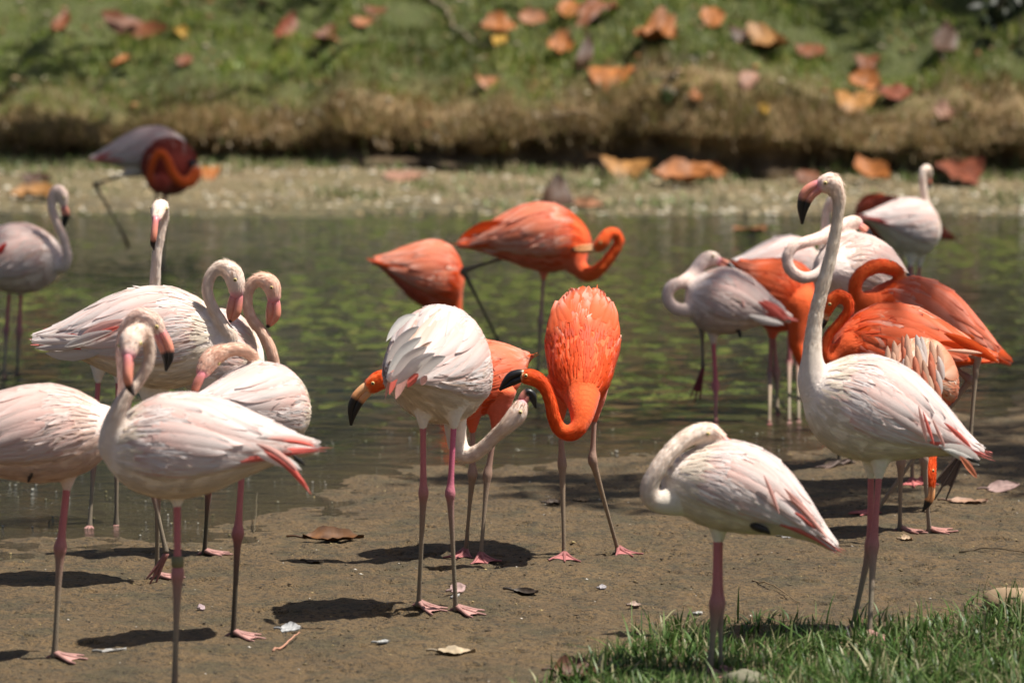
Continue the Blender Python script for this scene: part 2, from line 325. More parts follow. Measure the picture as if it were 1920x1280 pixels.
n = 26000; X = rng.uniform(-2.6, 2.6, n); Y = rng.uniform(11, 16.6, n); z = ground_z(X, Y); keep = (z > -.004) & (fbm(X*3, Y*3, 3) > rng.uniform(-.6, .45, n))
tag(crumbs('mud_crumbs', np.stack([X, Y, z], -1)[keep], (rng.uniform(.0012, .0062, n)*rng.uniform(.3, 1.3, n)**1.5)[keep], pick(n, [(.05, .035, .02), (.10, .07, .035), (.16, .12, .06), (.34, .26, .12), (.5, .46, .4)], [.38, .28, .17, .12, .05])[keep], M['litter']), 'dark crumbs and leaf bits scattered over the near mud', 'crumbs', kind='stuff')

# near grass, lower right
_gx = np.array([950, 1080, 1180, 1300, 1430, 1560, 1700, 1800, 1920, 2300]); _gy = np.array([1325, 1252, 1200, 1176, 1152, 1170, 1160, 1140, 1122, 1105])
gw = np.array([ground_hit(a, b)[:2] for a, b in zip(_gx, _gy)])
def grass_mask(X, Y): return np.interp(X, gw[:, 0], gw[:, 1], left=-99) - Y
n = 95000; X = rng.uniform(-.1, 3.6, n); Y = rng.uniform(9.6, 14, n); m = grass_mask(X, Y) + .22*fbm(X*4, Y*4, 3)
keep = (m > np.abs(rng.normal(0, .26, n))-.03) & (rng.random(n) < .8); X = X[keep]; Y = Y[keep]; n = len(X); cl = fbm(X*6, Y*6, 3)
col = pick(n, [(.045, .095, .018), (.07, .135, .026), (.13, .19, .055), (.30, .28, .15), (.022, .045, .012)], [.3, .27, .22, .13, .08])
tag(blades('near_grass', np.stack([X, Y, ground_z(X, Y)-.004], -1), (rng.uniform(.022, .080, n)*(1+.8*cl))*np.where(rng.random(n) < .06, 1.7, 1), rng.uniform(.003, .011, n), col, M['grass'], 1.0, 3), 'lush green grass growing in the lower right foreground', 'grass', kind='stuff')
# pale flecks painting sun glints onto the shallows
n = 2000; X = rng.uniform(-2.4, 2.4, n); Y = rng.uniform(13.4, 17.4, n); keep = (ground_z(X, Y) < -.002) & (fbm(X*2.2, Y*2.2, 3) > rng.uniform(-.5, .6, n))
tag(crumbs('glint_flecks', np.stack([X, Y, X*0+.001], -1)[keep], (rng.uniform(.002, .006, n))[keep], pick(n, [(.7, .68, .6), (.45, .42, .3), (.25, .22, .1)], [.4, .3, .3])[keep], M['litter']), 'pale floating flecks standing in for sun glints on the shallows', 'glints', kind='stuff')
n = 1400; X = rng.uniform(-6, 6, n); d = rng.random(n)**1.3*5; Y = foot_Y(X)+d; keep = fbm(X*1.3+5, Y*1.3, 3) > rng.uniform(-.4, .5, n)
tag(crumbs('leaf_litter', np.stack([X, Y, slope_z(X, Y)+.03], -1)[keep], rng.uniform(.012, .045, n)[keep], pick(n, [(.30, .15, .06), (.16, .08, .035), (.40, .28, .16), (.5, .42, .3)], [.35, .3, .2, .15])[keep], M['litter']), 'small scraps of dry leaf littered over the bank grass', 'leaf litter', kind='stuff')
# ------------------------------------------------------------------ flamingos
def catmull(P, k=7):
    P = np.asarray(P, float); Q = np.vstack([2*P[0]-P[1], P, 2*P[-1]-P[-2]]); out = []
    for i in range(1, len(Q)-2):
        p0, p1, p2, p3 = Q[i-1], Q[i], Q[i+1], Q[i+2]
        for j in range(k):
            t = j/k; out.append(.5*((2*p1)+(-p0+p2)*t+(2*p0-5*p1+4*p2-p3)*t*t+(-p0+3*p1-3*p2+p3)*t**3))
    out.append(P[-1]); return np.array(out)
def tube(pts, rad, ns=12, up0=None, ax=(1, 1), cap=True):
    pts = np.asarray(pts, float); n = len(pts); T = np.gradient(pts, axis=0); T /= np.linalg.norm(T, axis=1)[:, None]+1e-12
    u = np.array([0, -1, .1]) if up0 is None else np.asarray(up0, float)
    v = []; a = np.arange(ns)*2*np.pi/ns; frames = []
    for i in range(n):
        u = u - T[i]*u.dot(T[i]); u = nrm(u); s = np.cross(T[i], u); frames.append((u, s))
        v.append(pts[i]+rad[i]*(np.cos(a)[:, None]*u*ax[0]+np.sin(a)[:, None]*s*ax[1]))
    f = [(i*ns+j, i*ns+(j+1) % ns, (i+1)*ns+(j+1) % ns, (i+1)*ns+j) for i in range(n-1) for j in range(ns)]
    v = np.concatenate(v)
    if cap:
        v = np.vstack([v, pts[0]-T[0]*rad[0]*.5, pts[-1]+T[-1]*rad[-1]*.6]); a0 = n*ns
        f += [(a0, (j+1) % ns, j) for j in range(ns)] + [(a0+1, (n-1)*ns+j, (n-1)*ns+(j+1) % ns) for j in range(ns)]
    return v, f
PU = np.array([0, .03, .08, .16, .28, .40, .52, .64, .76, .88, 1.0])
PTOP = np.array([.0, .34, .58, .80, .97, 1.0, .93, .74, .50, .27, .09]); PBOT = np.array([.0, .36, .62, .86, 1.0, .98, .84, .60, .36, .17, .06]); PWIDE = np.array([.0, .34, .56, .78, .93, 1.0, 1.0, .95, .82, .60, .30]); PWID = np.array([.0, .36, .60, .84, .98, 1.0, .93, .75, .52, .32, .17])
class Body:
    def __init__(s, A, T, Ru, Rd, Rw, arch=0.0, roll=0.0, ust=.13, wide=False, wing=.011):
        s.ust = ust; s.pw = PWIDE if wide else PWID; s.wing = wing
        s.A, s.T = A, T; s.L = np.linalg.norm(T-A); s.ax = (T-A)/s.L; up = np.array([0, 0, 1.])
        if abs(s.ax[2]) > .93: up = np.array([0, -1., 0])
        s.side = nrm(np.cross(s.ax, up)); s.up = np.cross(s.side, s.ax)
        if roll: s.side, s.up = s.side*math.cos(roll)+s.up*math.sin(roll), s.up*math.cos(roll)-s.side*math.sin(roll)
        s.Ru, s.Rd, s.Rw, s.arch = Ru, Rd, Rw, arch
    def surf(s, u, th, off=0):
        u = np.asarray(u, float); th = np.asarray(th, float); uc = np.clip(u, 0, 1)
        hu = s.Ru*np.interp(uc, PU, PTOP); hd = s.Rd*np.interp(uc, PU, PBOT); w_ = s.Rw*np.interp(uc, PU, s.pw)
        at = np.abs((th+np.pi) % (2*np.pi)-np.pi); off = off+s.wing*smooth(s.ust-.06, s.ust+.14, u)*(1-smooth(1.85, 2.15, at))*(1-smooth(.75, 1.02, u)*.8)
        c, si = np.cos(th), np.sin(th); h = np.where(c > 0, hu, hd)+off; w_ = w_+off
        cen = s.A+s.ax*(s.L*u)[..., None]+s.up*(s.arch*4*uc*(1-uc))[..., None]
        return cen+s.up*(c*h)[..., None]+s.side*(si*w_)[..., None]
PAL = {
 'white': dict(body=(.86, .75, .68), belly=(.86, .78, .67), neck=(.86, .73, .63), head=(.86, .68, .58), f_base=(.85, .58, .51), f_mid=(.88, .78, .745), f_tip=(.90, .86, .845), f_edge=(.86, .68, .62), odd=(.70, .48, .34), accent=(.85, .20, .17), leg1=(.55, .17, .18), leg2=(.27, .22, .16), foot=(.48, .25, .22)),
 'orange': dict(body=(.80, .14, .05), belly=(.72, .17, .11), neck=(.80, .105, .014), head=(.82, .13, .02), f_base=(.76, .085, .02), f_mid=(.84, .16, .05), f_tip=(.88, .40, .26), f_edge=(.84, .22, .09), odd=(.90, .58, .46), accent=(.84, .12, .02), leg1=(.40, .24, .19), leg2=(.30, .23, .16), foot=(.55, .16, .15)),
 'peach': dict(body=(.80, .22, .10), belly=(.78, .24, .13), neck=(.80, .11, .016), head=(.80, .12, .02), f_base=(.80, .17, .05), f_mid=(.84, .50, .34), f_tip=(.85, .66, .52), f_edge=(.84, .42, .26), odd=(.85, .7, .6), accent=(.84, .2, .06), leg1=(.40, .24, .19), leg2=(.30, .23, .16), foot=(.50, .24, .2)),
}
def feather_geo(B, u0, th0, L, wd, drift, lift, roll, wob, cols, nt=8, ns=5, base_off=.0005, wing=0.0, pointy=.0):
    t = np.linspace(0, 1, nt)[:, None]; s = np.linspace(-1, 1, ns)[None]
    u = u0 + t*(L/B.L) + 0*s
    prof = np.interp(t, [0, .2, .5, .7, .84, .94, 1], [.5, .9, 1, .86-.06*pointy, .62-.16*pointy, .34-.14*pointy, .03])
    uc = np.clip(u, .05, .97); rad = np.maximum(B.Rw*np.interp(uc, PU, B.pw), .05)
    th = th0 + drift*t + wob*t*t + s*prof*wd/rad
    off = base_off + wing + lift*t**1.2 - .0026*s*s*prof + roll*s*.0026*t
    P = B.surf(u, th, off)
    c0, c1, c2, ce = [np.asarray(c) for c in cols]
    tt = t[..., None]+0*s[..., None]; base = np.where(tt < .55, c0+(c1-c0)*tt/.55, c1+(c2-c1)*(tt-.55)/.45)
    e = (np.abs(s)**2.2)[..., None]*.75; col = base*(1-e)+ce*e
    uv = np.stack([s+0*t, t+0*s, np.full((nt, ns), rng.random()*30)], -1)
    f = [(i*ns+j, i*ns+j+1, (i+1)*ns+j+1, (i+1)*ns+j) for i in range(nt-1) for j in range(ns-1)]
    return P.reshape(-1, 3), f, col.reshape(-1, 3), uv.reshape(-1, 3)

def flamingo(label, group, pal, foot, body, neck, bill, legs, near=True, tint=None, ustart=.13, thmax=1.98, wide=False, umax=1.0, drape=None, dlift=1.0, chest=1.0, greater=True, coral=3, odd=.12, extra=(), tucked=None, arch=0, wet=False, Yoff=0, nrows=13, ruff=0, roll=0, black=False, blk=None, ring=None):
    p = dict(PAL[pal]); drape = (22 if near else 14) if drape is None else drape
    if tint: p.update(tint)
    gp = ground_hit(foot[0], foot[1], wet); Y = gp[1]+Yoff; S = FPX/Y
    base = np.array([gp[0], Y, float(ground_z(gp[0], Y))])
    root = empty('flamingo', base); tag(root, label, 'flamingo', group)
    def P3(q): return U(q[0], q[1], Y+(q[2] if len(q) > 2 else 0))
    (a, b, ru, rd, rw) = body
    B = Body(P3(a), P3(b), ru/S, rd/S, rw/S, arch/S, roll, ustart, wide)
    # --- continuous body: trunk + neck + head + thighs, voxel-fused
    tmp = MB(); nu, nth = 30, 28
    us = (.5-.5*np.cos(np.linspace(0.02, 1, nu)*np.pi))*.985; uu, tt = np.meshgrid(us, np.arange(nth)*2*np.pi/nth, indexing='ij')
    V = B.surf(uu, tt).reshape(-1, 3); F = [(i*nth+j, i*nth+(j+1) % nth, (i+1)*nth+(j+1) % nth, (i+1)*nth+j) for i in range(nu-1) for j in range(nth)]
    F += [tuple(range(nth-1, -1, -1)), tuple((nu-1)*nth+j for j in range(nth))]; tmp.add(V, F)
    nk = np.array([np.append(P3(q[:3]), q[3]/S) for q in neck]); cc_ = B.A+B.ax*B.L*.36; nk = np.vstack([np.append(nk[0, :3]*.45+cc_*.55, nk[0, 3]*.7), nk]); nk = np.vstack([nk, np.append(P3(bill[0][:3]), bill[0][3]*.93/S)]); npt = catmull(nk); npt[:, 3] *= 1+.035*np.sin(np.arange(len(npt))*1.3+len(label))*smooth(.2, .4, np.linspace(0, 1, len(npt)))*smooth(.95, .8, np.linspace(0, 1, len(npt))); v, f = tube(npt[:, :3], npt[:, 3], 14); tmp.add(v, f)
    leglines = []
    for lg in legs:
        hip = P3(lg['hip']); ank = P3(lg['ankle'])
        if lg.get('up'): ft = P3(lg['foot'])
        else: ft = ground_hit(lg['foot'][0], lg['foot'][1], wet)
        leglines.append((hip, ank, ft)); din = nrm(hip-ank)
        mid = B.surf(np.array([.5]), np.array([0.]))[0]*.0 + hip + din*.10
        if lg.get('thigh', 1): v, f = tube(np.array([mid, hip+din*.03, hip-din*.015, hip-din*.05]), np.array([.05, .036, .021, .0105])*lg.get('thigh', 1), 12); tmp.add(v, f)
    me = bpy.data.meshes.new('tmp'); me.from_pydata(np.concatenate(tmp.v).tolist(), [], tmp.f)
    to = bpy.data.objects.new('tmp', me); C.objects.link(to)
    rm = to.modifiers.new('r', 'REMESH'); rm.mode = 'VOXEL'; rm.voxel_size = .0072 if near else .009
    sm = to.modifiers.new('s', 'SMOOTH'); sm.factor = .5; sm.iterations = 9
    dg = bpy.context.evaluated_depsgraph_get(); ev = to.evaluated_get(dg); em = ev.to_mesh()
    V = np.empty(len(em.vertices)*3, np.float32); em.vertices.foreach_get('co', V); V = V.reshape(-1, 3).astype(float)
    F = [tuple(pl.vertices) for pl in em.polygons]; ev.to_mesh_clear(); bpy.data.objects.remove(to); bpy.data.meshes.remove(me)
    # colours
    D = np.linalg.norm(V[:, None, :]-npt[None, :, :3], axis=2)/npt[None, :, 3]; k = D.argmin(1); dn = D.min(1); tn = k/len(npt)
    loc = V-B.A; al = loc@B.ax; upc = loc@B.up - B.arch*.6; sd = loc@B.side; ub = al/B.L
    wn = (1-smooth(.95, 1.9, dn))*smooth(.10, .34, tn)
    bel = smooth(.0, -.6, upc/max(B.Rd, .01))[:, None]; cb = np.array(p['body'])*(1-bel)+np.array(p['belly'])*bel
    hd = smooth(.70, .88, tn)[:, None]; cn = np.array(p['neck'])*(1-hd)+np.array(p['head'])*hd
    if pal != 'white':                                  # chest carries the neck's stronger colour
        ch = (smooth(.34, .04, ub)*.8*chest)[:, None]; cb = cb*(1-ch)+np.array(p['neck'])*ch
    face = smooth(.88, .97, tn)[:, None]*(.8 if greater else .9)*wn[:, None]
    col = cb*(1-wn[:, None])+cn*wn[:, None]; col = col*(1-face)+np.array((.72, .22, .30) if greater else (.78, .50, .26))*face
    fuv = np.stack([al, sd, upc], -1); arc = np.concatenate([[0], np.cumsum(np.linalg.norm(np.diff(npt[:, :3], axis=0), axis=1))])
    fn = np.stack([arc[k], V[:, 0], V[:, 1]], -1); fuv = fuv*(1-wn[:, None])+fn*wn[:, None]
    bm = MB(); bm.add(V, F, col, fuv)
    # --- legs and feet belong to the same body mesh
    lm = MB()
    for lg, (hip, ank, ft) in zip(legs, leglines):
        lw = lg.get('w', 1.0)
        kn = nrm(ank-hip); sh = nrm(ft-ank); l1 = p['leg1']; l2 = p['leg2']; l1 = np.array(lg.get('c1', l1)); l2 = np.array(lg.get('c2', l2))
        path = [hip+(hip-ank)*.1, hip*.5+ank*.5, ank-kn*.035, ank, ank+sh*.04, ank*.5+ft*.5, ft-sh*.04, ft-sh*.004]
        rr = np.array([.0102, .0086, .0105, .0165, .0108, .0070, .0074, .0105])*lw*rng.uniform(.94, 1.06, 8); cc = [l1, l1*1.05, l1*.85+l2*.15, l1*.6+l2*.4, l1*.25+l2*.75, l2, l2*.75, l2*.6]
        if wet and not lg.get('up'): path.append(np.array([ft[0], ft[1], min(float(ground_z(ft[0], ft[1])), -.03)])); rr = np.append(rr, .01); cc.append(l2)
        qq = catmull(np.array([np.concatenate([a_, [b_], c_]) for a_, b_, c_ in zip(path, rr, cc)]), 5)
        v, f = tube(qq[:, :3], qq[:, 3], 10); cl = np.repeat(qq[:, 4:7], 10, 0); cl = np.vstack([cl, cl[:1], cl[-1:]]); lm.add(v, f, cl)
        # foot: three webbed toes and a hind toe
        fc = np.array(lg.get('fc', p['foot']))
        if lg.get('up'): fd = nrm(P3(lg['toe'])-ft) if 'toe' in lg else np.array([0, 0, -1.]); tl = np.linalg.norm(P3(lg['toe'])-ft) if 'toe' in lg else .07; sp = .16; sidev = nrm(np.cross(fd, np.array([0, 1., .2])))
        else:
            yw = R(lg.get('yaw', -90)); fd = np.array([math.cos(yw), math.sin(yw), 0]); sidev = np.array([-math.sin(yw), math.cos(yw), 0]); tl = .088; sp = .62
        tips = []
        for ang in (-sp, 0, sp):
            dv = fd*math.cos(ang)+sidev*math.sin(ang); q4 = []
            for t_, r_ in ((0, .0095), (.35, .0056), (.7, .0045), (1, .0026)):
                pt = ft+dv*tl*t_*(1.08 if ang == 0 else 1)
                if not lg.get('up'): pt[2] = max(float(ground_z(pt[0], pt[1])), ft[2]-.02)+.003+.014*(1-t_)**2
                q4.append(np.append(pt, r_))
            q4 = catmull(np.array(q4), 3); v, f = tube(q4[:, :3], q4[:, 3], 7); lm.add(v, f, fc[None]*.7); tips.append(q4[:, :3])
        for a_, b_ in ((tips[0], tips[1]), (tips[1], tips[2])):
            m_ = int(len(a_)*.86); vv = np.vstack([a_[:m_], (a_[:m_]+b_[:m_])/2*1.0, b_[:m_]]); vv[:, 2] += .0015
            mid_ = np.linspace(0, 1, m_)[:, None]; vv[m_:2*m_] = vv[m_:2*m_]*1-(fd*.012)*mid_**2
            ff = [(i, i+1, m_+i+1, m_+i) for i in range(m_-1)]+[(m_+i, m_+i+1, 2*m_+i+1, 2*m_+i) for i in range(m_-1)]; lm.add(vv, ff, fc[None])
        if not lg.get('up'):
            hb = np.array([np.append(ft+[0, 0, .012], .006), np.append(ft-fd*.018+[0, 0, .004], .0045), np.append(ft-fd*.026, .002)]); v, f = tube(hb[:, :3], hb[:, 3], 6); lm.add(v, f, fc[None]*.6)
    if ring:
        hip, ank, ft = leglines[ring[0]]; kp = ank+nrm(hip-ank)*.02; kq = ank+nrm(hip-ank)*.045; v, f = tube(np.array([kp, kq]), np.array([.0165, .0165]), 12); lm.add(v, f, np.array([[.22, .20, .10]]))
    if tucked:
        q3 = catmull(np.array([np.append(P3(q[:3]), q[3]/S) for q in tucked]), 4); v, f = tube(q3[:, :3], q3[:, 3], 8, ax=(1, .6)); lm.add(v, f, np.array([[.035, .028, .026]]))
    body_o = bm.build('body', M['skin'], root, base); nb = len(body_o.data.vertices)
    # join legs: same mesh, second material
    me = body_o.data; lv = np.concatenate(lm.v)-base; lc = np.concatenate(lm.c)
    v0 = np.empty(nb*3, np.float32); me.vertices.foreach_get('co', v0); v0 = v0.reshape(-1, 3)
    allF = F+[tuple(i+nb for i in f_) for f_ in lm.f]; bpy.data.objects.remove(body_o); bpy.data.meshes.remove(me)
    body_o = mesh_obj('body', np.vstack([v0, lv]), allF, np.vstack([col, lc]), np.vstack([fuv, np.zeros((len(lv), 3))]), M['skin'], root)
    body_o.data.materials.append(M['leg']); mi = np.zeros(len(allF), np.int32); mi[len(F):] = 1; body_o.data.polygons.foreach_set('material_index', mi)
    # --- bill: two mandibles bent at the middle
    bp = np.array([np.append(P3(q[:3]), q[3]/S) for q in bill]); hpos = npt[-1, :3]
    full = catmull(np.vstack([np.append(bp[0, :3]+nrm(npt[-6, :3]-bp[0, :3])*.012, bp[0, 3]*.85), bp]), 6)
    tan0 = nrm(full[2, :3]-full[0, :3]); ndir = npt[-14, :3]-npt[-1, :3]; chord = nrm(bp[-1, :3]-bp[0, :3])
    lat = np.cross(tan0, chord)
    if np.linalg.norm(lat) < .08: lat = np.cross(tan0, nrm(ndir))
    lat = nrm(lat); cx = nrm(np.cross(lat, chord)); 
    if cx.dot(full[len(full)//2, :3]-(bp[0, :3]+bp[-1, :3])/2) < 0: cx = -cx
    tb = np.linspace(0, 1, len(full)); bb = blk if blk is not None else (.62 if greater else .42)
    cA = np.array((.74, .24, .30) if greater else (.80, .52, .30)); cB = np.array((.80, .30, .20) if greater else (.82, .36, .14)); cK = np.array((.012, .011, .012))
    cl = cA*(1-smooth(.1, .5, tb))[:, None]+cB*smooth(.1, .5, tb)[:, None]; kk = smooth(bb-.04, bb+.04, tb)[:, None]; cl = cl*(1-kk)+cK*kk
    for nm, off, rs in (('upper_bill', .40, .62), ('lower_bill', -.38, .60)):
        T_ = np.gradient(full[:, :3], axis=0); T_ /= np.linalg.norm(T_, axis=1)[:, None]; nn = np.cross(T_, lat); nn *= np.sign((nn@cx).mean() or 1)
        fr_ = full[:, 3]*np.interp(tb, [0, .18, .5, .8, 1], [.92, .86, 1.06, 1.1, 1]); open_ = .9+.25*np.sin(tb*np.pi); cen = full[:, :3]+nn*(fr_*off*open_)[:, None]; v, f = tube(cen, fr_*rs, 10, up0=nn[0], ax=(1, 1.1 if off > 0 else 1.0))
        c2 = np.repeat(cl, 10, 0); c2 = np.vstack([c2, c2[:1], c2[-1:]]); b_ = MB(); b_.add(v, f, c2*(1 if off > 0 else .92)); b_.build(nm, M['bill'], root, base)
    # --- eyes
    hi = len(npt)-1-int(np.argmax(npt[::-1][:22, 3])); hc = npt[hi]; fwd = nrm(bp[0, :3]-hc[:3]); e_up = nrm(np.cross(lat, fwd)); e_up *= np.sign(e_up.dot(cx) or 1)
    for sg in (-1, 1):
        ec = hc[:3]+lat*sg*hc[3]*.84+fwd*hc[3]*.42+e_up*hc[3]*.18
        th_ = np.linspace(0, np.pi, 7); ph = np.arange(10)*np.pi/5
        sv = np.stack([np.outer(np.sin(th_), np.cos(ph)), np.outer(np.sin(th_), np.sin(ph)), np.outer(np.cos(th_), np.ones(10))], -1).reshape(-1, 3)
        sf = [(i*10+j, i*10+(j+1) % 10, (i+1)*10+(j+1) % 10, (i+1)*10+j) for i in range(6) for j in range(10)]
        e = MB(); e.add(ec+sv*.0062, sf, np.array([[.60, .48, .20]])); eo = e.build('eye', M['eye'], root, base)
        e = MB(); e.add(ec+lat*sg*.0035+sv*.0038, sf, np.array([[.01, .01, .01]])); e.build('pupil', M['eye'], eo, base)
    # --- feathers
    wings = {-1: MB(), 1: MB()}; singles = {-1: [], 1: []}
    contour = MB(); fb, fm, ft_, fe, od, ac = [np.array(p[k_]) for k_ in ('f_base', 'f_mid', 'f_tip', 'f_edge', 'odd', 'accent')]
    bl = np.array(p['belly'])
    for r_ in range(15):                                   # breast, belly and under-tail contour feathers
        u0 = .10+r_*.052; circ = B.Rw*np.interp(u0, PU, B.pw)*2*np.pi; nc = max(6, int(circ/.042))
        for j in range(nc):
            th0 = (j+.5*(r_ % 2)+rng.uniform(-.3, .3))*2*np.pi/nc-np.pi
            if abs(th0) < 1.8 and u0 > ustart-.02: continue
            cc = bl*rng.uniform(.94, 1.05); 
            if pal != 'white': kq = .97*chest*smooth(.60, .30, u0)*(.35+.65*smooth(2.9, 1.2, abs(th0))); cc = cc*(1-kq)+np.array(p['neck'])*kq*rng.uniform(.9, 1.1)
            contour.add(*feather_geo(B, u0, th0, rng.uniform(.05, .075), .026, 0, .0022, rng.normal(0, .3), 0, (cc*.97, cc, cc*1.03, cc*.98), 5, 5, -.0012, 0))
    for r_ in range(nrows):
        fr = r_/(nrows-1); u0r = ustart+(.81-ustart)*fr; u0 = u0r; circ = B.Rw*np.interp(u0, PU, B.pw)
        Lf = .085+.17*float(smooth(.05, .65, fr)); wf = .0135+.006*float(smooth(.1, .7, fr)); nc = max(5, int(circ*4.1/(wf*1.5)))
        for j in range(nc):
            th0 = ((j+.5*(r_ % 2)+rng.uniform(-.28, .28))/nc-.5)*2*2.02
            u0 = u0r+rng.normal(0, .014)+(.05*rng.random() if fr == 0 else 0)
            if abs(th0) > thmax or (fr < .12 and abs(th0) > 1.7): continue
            L_ = Lf*rng.uniform(.85, 1.2); L_ = min(L_, max((umax-u0)*B.L, .03)); sg = 1 if th0 > 0 else -1; at_ = abs(th0)
            dr = sg*(.60*math.sin(min(at_, 1.6)*.95))*(1-at_/2.1)*(1-.5*fr)
            v_ = rng.uniform(.93, 1.04); tipc, midc, edc, bsc = ft_*v_, fm*v_, fe*v_, fb*v_
            if rng.random() < odd: midc = midc*.45+od*.55; edc = od*v_
            if pal == 'orange' and rng.random() < .4*(1-fr): tipc = midc
            if pal == 'orange': k2 = fr*.55; midc = midc*(1-k2)+ft_*k2*v_; 
            if fr > .86 and pal == 'orange': tipc = ac*v_; midc = midc*.5+ac*.5
            g = feather_geo(B, u0, th0, L_, wf*rng.uniform(.9, 1.15), dr, (.0016+.0012*fr)*rng.uniform(.4, 1.6)+ruff*rng.uniform(0, 1)**2*math.exp(-(at_/.8)**2)*fr, rng.normal(0, .8), rng.normal(0, .04), (bsc, midc, tipc, edc), pointy=fr*.6)
            if near and fr > .45 and at_ < 1.5: singles[sg].append(g)
            else: wings[sg].add(*g)
    pk = fe*.55+np.array((.86, .50, .44))*.45 if pal == 'white' else fe*.6+fb*.4
    for sg in (-1, 1):                                      # long scapulars draped over the folded wing
        for i in range(drape):
            q_ = i/max(drape-1, 1); u0 = ustart+.10+.36*q_+rng.normal(0, .02); th0 = sg*(.30+1.05*((i*.618) % 1)+rng.normal(0, .06)); v_ = rng.uniform(.96, 1.03)
            g = feather_geo(B, u0, th0, min(rng.uniform(.15, .25), (umax-u0)*B.L*.97), rng.uniform(.015, .021), sg*rng.uniform(.25, .5)*(1-abs(th0)/2.4), .0045*dlift*rng.uniform(.6, 1.6), rng.normal(0, .9)*dlift, sg*rng.uniform(0, .12), (pk*v_, fm*v_, ft_*v_, pk*v_), nt=9, base_off=.003, pointy=.5)
            singles[sg].append(g) if near else wings[sg].add(*g)
    for sg in (-1, 1):                                      # long flight-feather tips and coral coverts at the rear edge
        for i in range(coral):
            u0 = rng.uniform(.64, .78); th0 = sg*rng.uniform(1.25, 1.9); cc = ac*rng.uniform(.9, 1.08)
            wings[sg].add(*feather_geo(B, u0, th0, min(rng.uniform(.12, .22), (1.07-u0)*B.L), .010, -sg*.15, .007, rng.normal(0, .6), rng.normal(0, .1), (cc, cc, cc*.9+ft_*.1, cc*.8+fe*.2), wing=.0030, pointy=.9))
        for i in range(7 if umax > .95 else 0):             # tail
            u0 = rng.uniform(.74, .84); th0 = sg*rng.uniform(.1, 1.6); cc = ft_ if pal == 'white' else ac
            wings[sg].add(*feather_geo(B, u0, th0, (1.0-u0)*B.L*rng.uniform(.9, 1.06), .022, 0, .006, rng.normal(0, .8), rng.normal(0, .15), (cc, cc, cc*.95+fe*.05, fe), wing=0, pointy=.5))
        if black:
            for i in range(3): wings[sg].add(*feather_geo(B, .80, sg*rng.uniform(1.7, 2.0), .22*B.L, .014, 0, .014, 0, 0, ((.02,)*3,)*4, wing=.002, pointy=.8))
    xs_ = []
    for (x0, y0, z0, x1, y1, z1, wpx, ck, sag) in extra:
        a_, b_ = P3((x0, y0, z0)), P3((x1, y1, z1)); ax_ = b_-a_; view = nrm(a_-np.array([0, 0, CAM_H])); sd_ = nrm(np.cross(ax_, view)); up_ = -view
        t = np.linspace(0, 1, 9)[:, None]; s = np.linspace(-1, 1, 5)[None]; prof = np.interp(t, [0, .15, .5, .8, .93, 1], [.08, .6, 1, .75, .4, .03])
        cen = a_+ax_*t+np.array([0, 0, -sag/S])*(4*t*(1-t)); P = cen[:, None, :]+sd_*(s*prof*wpx/2/S)[..., None]+up_*((.004-.006*s*s)*prof)[..., None]
        c = np.array(dict(coral=(.84, .20, .16), white=(.84, .78, .74), orange=(.82, .13, .02), pink=(.84, .48, .42), black=(.02, .02, .02), salmon=(.84, .30, .18), red=(.7, .06, .05), peach=(.82, .55, .40))[ck]); c = np.clip(c*(1+.08*rng.normal()), 0, .9)
        col_ = c[None, None]*(1-.12*(s**2)[..., None])*(.92+.1*t[..., None]); g_ = MB(); f_ = [(i*5+j, i*5+j+1, (i+1)*5+j+1, (i+1)*5+j) for i in range(8) for j in range(4)]
        uvx = np.stack([s+0*t, t+0*s, np.full((9, 5), rng.random()*30)], -1); g_.add(P.reshape(-1, 3), f_, np.broadcast_to(col_, (9, 5, 3)).reshape(-1, 3), uvx.reshape(-1, 3)); xs_.append(g_)
    # fine barbs over the plumage and short neck plumage
    dn_ = MB(); ns_ = 1500 if near else 500
    u0 = .06+.9*rng.random(ns_)**1.1; th0 = rng.uniform(-np.pi, np.pi, ns_); at_ = np.abs(th0); frs = np.clip((u0-ustart)/(.81-ustart), 0, 1); inw = (at_ < thmax) & (u0 > ustart)
    L_ = np.where(inw, rng.uniform(.05, .12, ns_), rng.uniform(.03, .06, ns_)); dr = np.sign(th0)*.6*np.sin(np.minimum(at_, 1.6)*.95)*np.clip(1-at_/2.1, 0, 1)*(1-.5*frs)*inw*(L_/.2)
    lf = (.0004+rng.exponential(.0007, ns_)); vv = []; wid = np.where(inw, .0021, .0026)*rng.uniform(.6, 1.3, ns_)
    wv = rng.normal(0, .05, ns_)
    for t_, k_ in ((0, .6), (.4, 1), (.75, .7)):
        for sg_ in (-1, 1):
            uu_ = u0+L_/B.L*t_; rad_ = np.maximum(B.Rw*np.interp(np.clip(uu_, .05, .97), PU, B.pw), .05); vv.append(B.surf(np.minimum(uu_, umax), th0+dr*t_+wv*t_*t_+sg_*k_*wid/rad_, lf*t_**1.3+.0022))
    vv.append(B.surf(np.minimum(u0+L_/B.L, umax), th0+dr+wv, .0022+lf)); vv = np.stack(vv, 1).reshape(-1, 3)
    kf = rng.random(ns_)[:, None]; cw = np.where(kf < .5, fm, np.where(kf < .8, ft_, fe)); cbel = np.broadcast_to(bl, cw.shape); 
    if pal != 'white': kq = (.9*chest*smooth(.5, .15, u0))[:, None]; cbel = cbel*(1-kq)+np.array(p['neck'])*kq; cw = np.where(frs[:, None] < .35, fb*.4+fm*.6, cw)
    cs = np.where(inw[:, None], cw, cbel)*rng.uniform(.9, 1.06, (ns_, 1)); b0 = (np.arange(ns_)*7)[:, None]
    tri = np.concatenate([b0+[0, 1, 3], b0+[0, 3, 2], b0+[2, 3, 5], b0+[2, 5, 4], b0+[4, 5, 6]])
